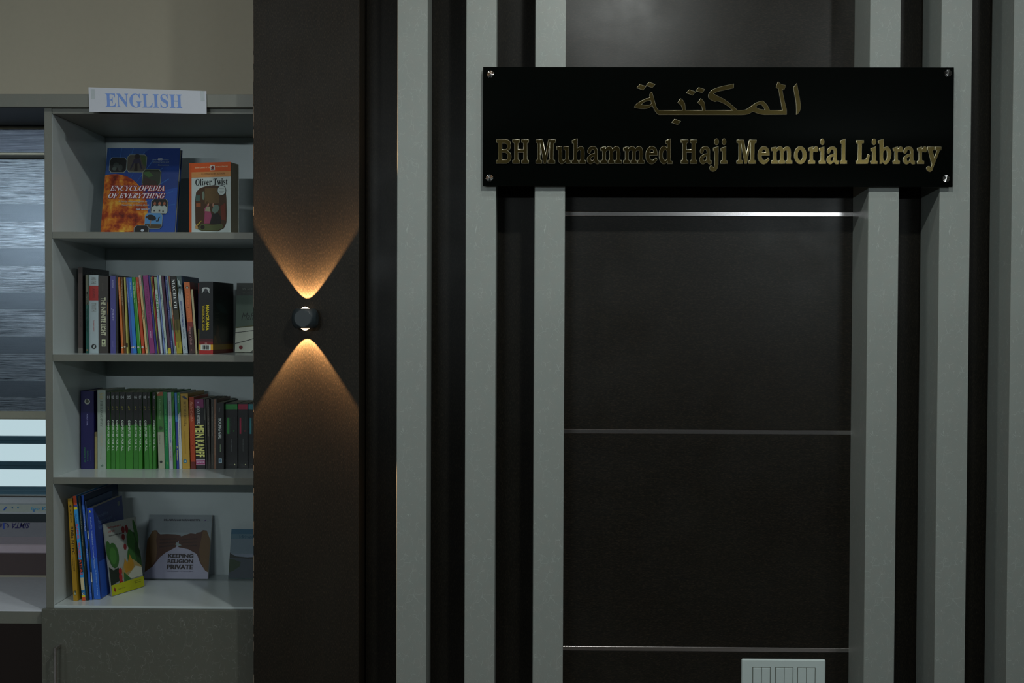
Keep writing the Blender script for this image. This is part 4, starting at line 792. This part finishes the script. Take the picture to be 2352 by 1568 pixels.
face_book((b0.x, b0.y, z4+.0006), mm.to_euler(), W_, H_, .005, (104, 108, 104), [
 ('t', 'The Prophet and an', .30, .93, .42, .035, (110, 46, 46), 'h', 'b'), ('t', 'Old lady', .20, .875, .2, .035, (110, 46, 46), 'h', 'b'), ('t', 'Stories of wisdom and virtue', .34, .82, .46, .022, (40, 40, 40), 'h', 'b'),
 blob(.84, .60, .13, .2, GD), blob(.76, .66, .13, .19, GN, .3), blob(.93, .80, .05, .18, GN, .25), blob(.72, .43, .13, .17, GN, .3), blob(.92, .45, .08, .2, GD, .2),
 blob(.55, .86, .05, .05, (78, 20, 22)), blob(.66, .86, .045, .06, (78, 20, 22)), blob(.53, .76, .05, .045, (78, 20, 22)), blob(.55, .62, .045, .045, (78, 20, 22)),
 blob(.05, .62, .08, .14, GN, .15), blob(.18, .54, .15, .18, GN, .25), blob(.16, .54, .1, .12, (44, 82, 34), .25), ('p', [(0, .40), (.12, .34), (.28, .36), (.3, .18), (0, .14)], (18, 26, 18)),
 ('p', [(.36, .30), (.48, .42), (.6, .40), (.75, .42), (.98, .30), (.98, .2), (.4, .2)], (110, 96, 60)), ('p', [(.44, .34), (.50, .47), (.56, .38), (.66, .5), (.76, .36), (.72, .28), (.48, .26)], (120, 88, 24)), ('p', [(.5, .2), (.8, .32), (.98, .28), (.98, .16), (.5, .16)], (128, 130, 118)),
 blob(.32, .30, .05, .05, (110, 24, 24)), blob(.31, .22, .05, .06, (110, 24, 24)), blob(.31, .14, .05, .05, (100, 22, 22)), ('p', [(.4, .14), (.42, .28), (.62, .16)], GN),
 ('r', 0, 0, 1, .145, (118, 122, 14)), ('p', [(.09, .04), (.06, .065), (.09, .115), (.125, .065)], (90, 20, 16)), ('t', 'Green Drop', .30, .065, .22, .022, (60, 60, 20), 'h', 'b'), ('t', 'Guru Narrates', .80, .11, .2, .014, (60, 60, 20), 'h', 'b'), ('t', 'Stories', .80, .085, .2, .014, (60, 60, 20), 'h', 'b')],
 g4, 'thin white picture book with painted cactus leaning against the blue textbook', gr4)

def leaning(px_tl, px_tr, px_bl, px_br, zs, lean, t, colr, items, g, label, group, Yb=None, rz=0, wfac=1, **k):
    Yb = Yb or Yat(*px_bl, zs)
    b0 = P(*px_bl, Yb); b1 = P(*px_br, Yb); w_ = (b1.x-b0.x)*wfac
    # height so that the top edge lands at the photo's row for this lean
    r = P(*px_tl, 1.0)-Vector((0, 0, CZ)); sl = r.z    # z = CZ+sl*Y
    H = (CZ+sl*Yb-zs)/(math.cos(lean)-sl*math.sin(lean))
    rot = Matrix.Rotation(rz, 3, 'Z') @ Matrix.Rotation(-lean, 3, 'X')
    return face_book((b0.x, Yb, zs+.0003), rot.to_euler(), w_, H, t, colr, items, g, label, group, **k)
sk, sk2, sk3 = (70, 50, 24), (52, 28, 16), (36, 18, 12)
leaning((343.6, 1183.6), (489.9, 1182), (331, 1330.4), (477.3, 1330.4), z4, .24, .012, (112, 112, 130), [
 ('r', 0, .72, 1, 1, (92, 100, 104)), ('r', 0, .6, 1, .72, (98, 108, 112)),
 ('p', [(0, .60), (.07, .74), (.13, .755), (.17, .71), (.2, .69), (.3, .695), (.45, .69), (.53, .67), (.48, .55), (.46, .49), (.30, .40), (.22, .33), (.12, .19), (0, .10)], sk2),
 ('p', [(0, .58), (.07, .745), (.115, .758), (.15, .71), (.14, .6), (.17, .45), (.16, .30), (.08, .16), (0, .11)], sk),
 ('p', [(1, .58), (.93, .755), (.87, .76), (.84, .73), (.78, .72), (.76, .70), (.68, .71), (.53, .66), (.50, .62), (.50, .52), (.50, .49), (.66, .46), (.80, .385), (.86, .25), (.95, .13), (1, .10)], sk2),
 ('p', [(1, .60), (.93, .755), (.87, .745), (.85, .6), (.83, .45), (.86, .28), (.93, .15), (1, .10)], sk),
 ('p', [(.2, .62), (.45, .63), (.48, .61), (.2, .60)], sk3), ('p', [(.2, .56), (.45, .58), (.47, .56), (.2, .54)], sk3), ('p', [(.52, .61), (.78, .635), (.8, .62), (.55, .6)], sk3), ('p', [(.53, .56), (.78, .58), (.8, .565), (.55, .55)], sk3),
 ('p', [(.2, .5), (.42, .53), (.44, .51), (.2, .48)], sk3), ('p', [(.55, .51), (.78, .53), (.8, .51), (.6, .5)], sk3), ('p', [(.45, .53), (.47, .57), (.55, .52), (.5, .51)], (100, 112, 112)),
 ('t', 'DR. ABRAHAM MULAMOOTTIL', .53, .918, .58, .032, (34, 36, 44), 'h', 'B'), ('p', [(.88, .905), (.91, .935), (.895, .92), (.9, .905)], (60, 30, 90)),
 ('t', 'KEEPING', .55, .355, .40, .062, (34, 28, 30), 'h', 'B'), ('t', 'RELIGION', .55, .272, .40, .062, (34, 28, 30), 'h', 'B'), ('t', 'PRIVATE', .55, .182, .41, .075, (34, 28, 30), 'h', 'B'), ('t', 'REIMAGINE TO RECLAIM', .55, .115, .40, .017, (80, 80, 96), 'h', '')],
 g4, 'square white book showing two cupped hands, bottom shelf', gr4)
leaning((537.6, 1216.4), (640, 1216.4), (524.2, 1330.5), (627, 1330.5), z4, .24, .010, (60, 74, 92), [
 ('r', 0, .9, 1, 1, (26, 66, 86)), ('r', 0, .8, 1, .9, (54, 80, 92)), ('r', 0, .5, 1, .8, (74, 88, 98)), ('r', .7, .55, 1, .82, (56, 82, 92)),
 ('p', [(0, .53), (.03, .5), (.15, .45), (.4, .43), (.6, .44), (.75, .44), (1, .4), (1, .36), (.6, .38), (.3, .41), (0, .42)], (22, 26, 26)), blob(.68, .42, .13, .05, (16, 24, 20)),
 ('p', [(0, .42), (.3, .41), (.6, .38), (1, .3), (1, 0), (0, 0)], (40, 48, 56)), ('p', [(0, .40), (.12, .38), (.26, .33), (.24, .25), (.1, .16), (0, .12)], (22, 40, 20)),
 ('p', [(.88, .3), (1, .3), (1, 0), (.78, 0), (.86, .1)], (24, 28, 28)), ('t', 'Written', .42, .845, .46, .06, (24, 58, 78), 'h', 'i'), ('t', 'words and', .66, .79, .2, .015, (30, 40, 46), 'h', ''),
 ('p', [(.6, .58), (.75, .66), (.95, .6), (.9, .585)], (120, 116, 50)), ('p', [(.58, .575), (.9, .585), (.85, .565), (.65, .563)], (120, 16, 24)), ('r', 0, 0, 1, .02, (30, 56, 56))],
 g4, 'teal book with a country road picture, half hidden by the dark panel, bottom shelf', gr4)
# ---- second bay, right end
leaning((544.5, 651), (626, 651), (539.6, 808), (626, 808), z2, .10, .016, (150, 154, 140), [
 ('p', [(0, .36), (.5, .39), (1, .48), (1, 1), (0, 1)], (60, 76, 66)), ('r', 0, .82, 1, 1, (52, 55, 52)), ('p', [(0, .345), (.5, .375), (1, .465), (1, .485), (.5, .392), (0, .362)], (62, 66, 36)),
 ('t', 'AN AUTOBIOGRAPHY', .56, .915, .84, .032, (100, 104, 98), 'h', 's'), ('t', 'The Story of My Experiments', .57, .855, .82, .022, (74, 78, 72), 'h', 's'), ('t', 'Mahatma', .5, .52, .7, .10, (20, 26, 24), 'h', 'i'),
 ('p', [(0, .285), (.5, .32), (.9, .37), (.9, .362), (.5, .31), (0, .277)], (20, 22, 20)), ('p', [(0, .13), (.35, .18), (.95, .29), (.95, .282), (.35, .17), (0, .12)], (24, 26, 24)), ('p', [(.4, .0), (.6, .08), (1, .2), (1, .19), (.62, .07), (.44, 0)], (60, 62, 56)), ('d', .155, .07, .05, (90, 10, 14))],
 g2, 'dark green and ivory book standing at the right end, second shelf', gr2, Yb=3.30)
# ---- top bay
z1 = ZB['b1t']; g1 = 1.5; gr1 = 'books displayed on the top shelf'
fm, N, L, b = new_mat('fiery_sun_print')
v_ = coords(N, L); n_ = noise(N, L, v_, 24, 6, .62)['Fac']; rp = N.new('ShaderNodeValToRGB'); L.new(n_, rp.inputs[0]); L.new(rp.outputs[0], b.inputs['Base Color']); b.inputs['Roughness'].default_value = .35
els = rp.color_ramp.elements; els[0].position = .34; els[0].color = (.10, .008, .002, 1); els[1].position = .72; els[1].color = (.75, .50, .06, 1)
e = els.new(.45); e.color = (.30, .035, .004, 1); e = els.new(.55); e.color = (.55, .16, .01, 1)
yb = SF+.16
pb = P(400.5, 533, yb)
def sunpts():
    pts = [(0, .70)]
    c = (.13, .24); 
    for k in range(0, 25):
        a = math.radians(106-k*9.0); x = c[0]+.49*math.cos(a); y = c[1]+.46*math.sin(a)
        if y < 0: break
        pts.append((max(0, x), y))
    pts += [(.55, 0), (0, 0)]
    return pts
ENC = [('p', [(0, 1), (0, .6), (.6, 1)], (16, 56, 110)), ('p', [(.0, 0), (1, 0), (1, .55), (.5, .45), (0, .5)], (22, 60, 132))]
for k in range(9):
    a = math.radians(8+k*11); ENC.append(('p', [(.13+.5*math.cos(a), .24+.47*math.sin(a)), (.13+.86*math.cos(a), min(.998, .24+.8*math.sin(a))), (.13+.86*math.cos(a+.015), min(.999, .24+.8*math.sin(a+.015))), (.13+.5*math.cos(a+.008), .24+.47*math.sin(a+.008))], (34, 78, 140)))
ENC += [('p', sunpts(), fm),
 rr(.045, .715, .285, .89, (110, 120, 120), .03), rr(.052, .72, .278, .885, (12, 16, 16), .03), blob(.14, .80, .04, .03, (44, 52, 50)), blob(.2, .77, .03, .04, (50, 56, 54)), blob(.12, .76, .03, .02, (60, 70, 66)),
 rr(.285, .72, .555, .925, (110, 120, 110), .03), rr(.292, .725, .548, .92, (66, 62, 54), .03), ('p', [(.46, .92), (.548, .9), (.548, .78), (.5, .82)], (50, 66, 34)), blob(.42, .90, .04, .03, (26, 20, 24)), ('p', [(.33, .75), (.38, .87), (.46, .88), (.5, .76), (.485, .755), (.45, .83), (.41, .80), (.39, .83), (.345, .75)], (36, 32, 52)), ('p', [(.39, .73), (.4, .82), (.43, .82), (.44, .73)], (30, 22, 22)),
 rr(.51, .56, .765, .755, (104, 112, 96), .03), rr(.517, .565, .758, .75, (30, 38, 26), .03), ('p', [(.52, .72), (.6, .73), (.66, .68), (.6, .66), (.54, .69)], (40, 70, 30)), ('p', [(.52, .57), (.74, .57), (.7, .62), (.54, .66)], (38, 26, 20)),
 ('t', 'Over', .66, .865, .06, .015, (110, 126, 140), 'h', ''), ('t', '400', .735, .868, .07, .025, (150, 160, 170), 'h', 'b'), ('t', 'colour', .82, .865, .08, .015, (110, 126, 140), 'h', ''), ('t', 'photographs and', .75, .835, .22, .02, (110, 126, 140), 'h', ''), ('t', 'illustrations', .79, .803, .15, .018, (100, 116, 130), 'h', '')]
for (tx, cx, cyy, ww) in (('ENCYCLOPEDIA', .455, .535, .74), ('OF EVERYTHING', .455, .45, .77)):
    for ddx, ddy in ((-.008, 0), (.008, 0), (0, .007), (0, -.007)):
        ENC.append(('t', tx, cx+ddx, cyy+ddy, ww, .062, (120, 14, 20), 'h', 'si'))
for (tx, cx, cyy, ww) in (('ENCYCLOPEDIA', .455, .535, .74), ('OF EVERYTHING', .455, .45, .77)):
    ENC.append(('t', tx, cx, cyy, ww, .060, (184, 180, 186), 'h', 'si'))
ENC += [('t', 'A family reference guide to', .41, .383, .39, .024, (150, 140, 130), 'h', 'b'), ('t', 'hundreds of topics about', .45, .342, .37, .026, (150, 150, 150), 'h', 'b'), ('t', 'our world!', .55, .298, .18, .026, (160, 164, 170), 'h', 'b'),
 rr(.66, .24, .89, .415, (110, 118, 116), .03), rr(.667, .245, .883, .41, (16, 14, 16), .03), blob(.71, .36, .018, .02, (120, 70, 50)), blob(.775, .36, .018, .02, (130, 80, 60)), blob(.84, .36, .018, .02, (120, 70, 50)),
 ('p', [(.67, .25), (.675, .32), (.71, .34), (.74, .33), (.775, .34), (.81, .33), (.84, .34), (.88, .32), (.88, .25)], (140, 150, 146)), ('r', .7, .27, .72, .285, (40, 40, 40)), ('r', .77, .27, .79, .29, (60, 40, 40)), ('r', .82, .26, .84, .28, (40, 40, 40)),
 rr(.59, .075, .83, .255, (110, 122, 126), .03), rr(.597, .08, .823, .25, (66, 116, 160), .03), ('p', [(.62, .08), (.8, .08), (.823, .1), (.823, .125), (.597, .13), (.597, .1)], (62, 50, 26)), blob(.68, .20, .065, .032, (14, 16, 18), -.2), blob(.62, .205, .02, .014, (50, 32, 24)), ('p', [(.74, .17), (.765, .165), (.775, .205), (.8, .21), (.79, .2), (.78, .16), (.75, .155)], (16, 18, 20)), ('p', [(.665, .17), (.665, .1), (.673, .1), (.68, .17)], (120, 100, 90)),
 rr(.455, .0, .66, .115, (104, 112, 116), .03), rr(.462, .001, .653, .11, (10, 10, 14), .03), blob(.57, .055, .022, .014, (150, 160, 170))]
leaning((246.9, 343.3), (417, 347), (230.4, 540), (400.5, 540), z1, .20, .022, (14, 44, 104), ENC, g1, 'large blue encyclopedia with a fiery sun on its cover', gr1, Yb=SF+.185, hard=True)
O_ = [('r', 0, .86, 1, 1, (160, 66, 24)), ('r', 0, 0, .055, 1, (150, 62, 20)), ('r', .055, .80, 1, .875, (156, 108, 62)), ('t', 'BONN CLASSICS OF THE', .325, .935, .36, .018, (200, 150, 120), 'h', 'b'), ('t', 'WORLD LITERATURE', .79, .94, .28, .018, (200, 150, 120), 'h', 'b'), ('r', .515, .895, .62, .96, (160, 166, 160)), ('d', .565, .93, .035, (90, 20, 20)), ('r', .525, .9, .61, .912, (20, 20, 20)),
 ('t', 'ILLUSTRATED BY AUTHOR', .58, .845, .56, .026, (76, 50, 28), 'h', ''), ('t', 'Oliver Twist', .54, .735, .78, .09, (10, 14, 16), 'h', 's'),
 ('p', [(.14, .48), (.17, .60), (.25, .65), (.4, .68), (.6, .69), (.78, .67), (.88, .62), (.9, .5), (.91, .3), (.9, .18), (.84, .10), (.7, .06), (.3, .07), (.18, .10), (.15, .18)], (52, 36, 22)),
 ('r', .38, .44, .73, .65, (74, 58, 34)), ('r', .16, .48, .26, .56, (50, 70, 64)), ('r', .17, .40, .28, .45, (110, 60, 30)), blob(.345, .55, .03, .06, (84, 96, 84)), ('p', [(.36, .17), (.38, .32), (.36, .37), (.45, .42), (.5, .37), (.55, .27), (.54, .17)], (110, 50, 72)), ('p', [(.38, .34), (.42, .40), (.5, .40), (.52, .33)], (110, 110, 90)), blob(.46, .43, .025, .025, (130, 90, 74)), blob(.44, .45, .035, .02, (60, 44, 24)),
 ('p', [(.55, .34), (.6, .42), (.7, .42), (.74, .38), (.7, .33), (.62, .30)], (76, 92, 84)), blob(.585, .42, .022, .025, (124, 90, 74)), ('p', [(.5, .16), (.56, .3), (.7, .31), (.78, .25), (.76, .15)], (24, 22, 20)), ('p', [(.76, .4), (.88, .45), (.89, .2), (.78, .22)], (80, 34, 22)),
 ('p', [(.2, .10), (.3, .17), (.55, .15), (.8, .16), (.84, .11), (.7, .07), (.3, .075)], (60, 66, 38)), blob(.33, .12, .05, .03, (24, 20, 16)), ('p', [(.16, .14), (.3, .21), (.3, .2), (.17, .12)], (130, 120, 40)), ('p', [(.14, .13), (.2, .17), (.22, .10), (.16, .1)], (140, 110, 70)),
 blob(.79, .615, .105, .072, (20, 26, 30)), blob(.79, .615, .095, .064, (146, 156, 154)), ('r', .73, .64, .85, .645, (90, 96, 96)), ('r', .72, .62, .86, .625, (90, 96, 96)), ('r', .73, .6, .85, .605, (90, 96, 96)), ('r', .75, .58, .82, .585, (90, 96, 96)),
 ('t', 'Charles Dickens', .53, .025, .54, .045, (30, 34, 34), 'h', 's')]
leaning((434.4, 375), (534, 373), (435, 536), (536, 536), z1, 0.0, .052, (146, 156, 154), O_, 2.0, 'white and orange classic novel paperback with an oval painting', gr1, Yb=SF+.145, rz=-.22, wfac=1.03, pages='pages')
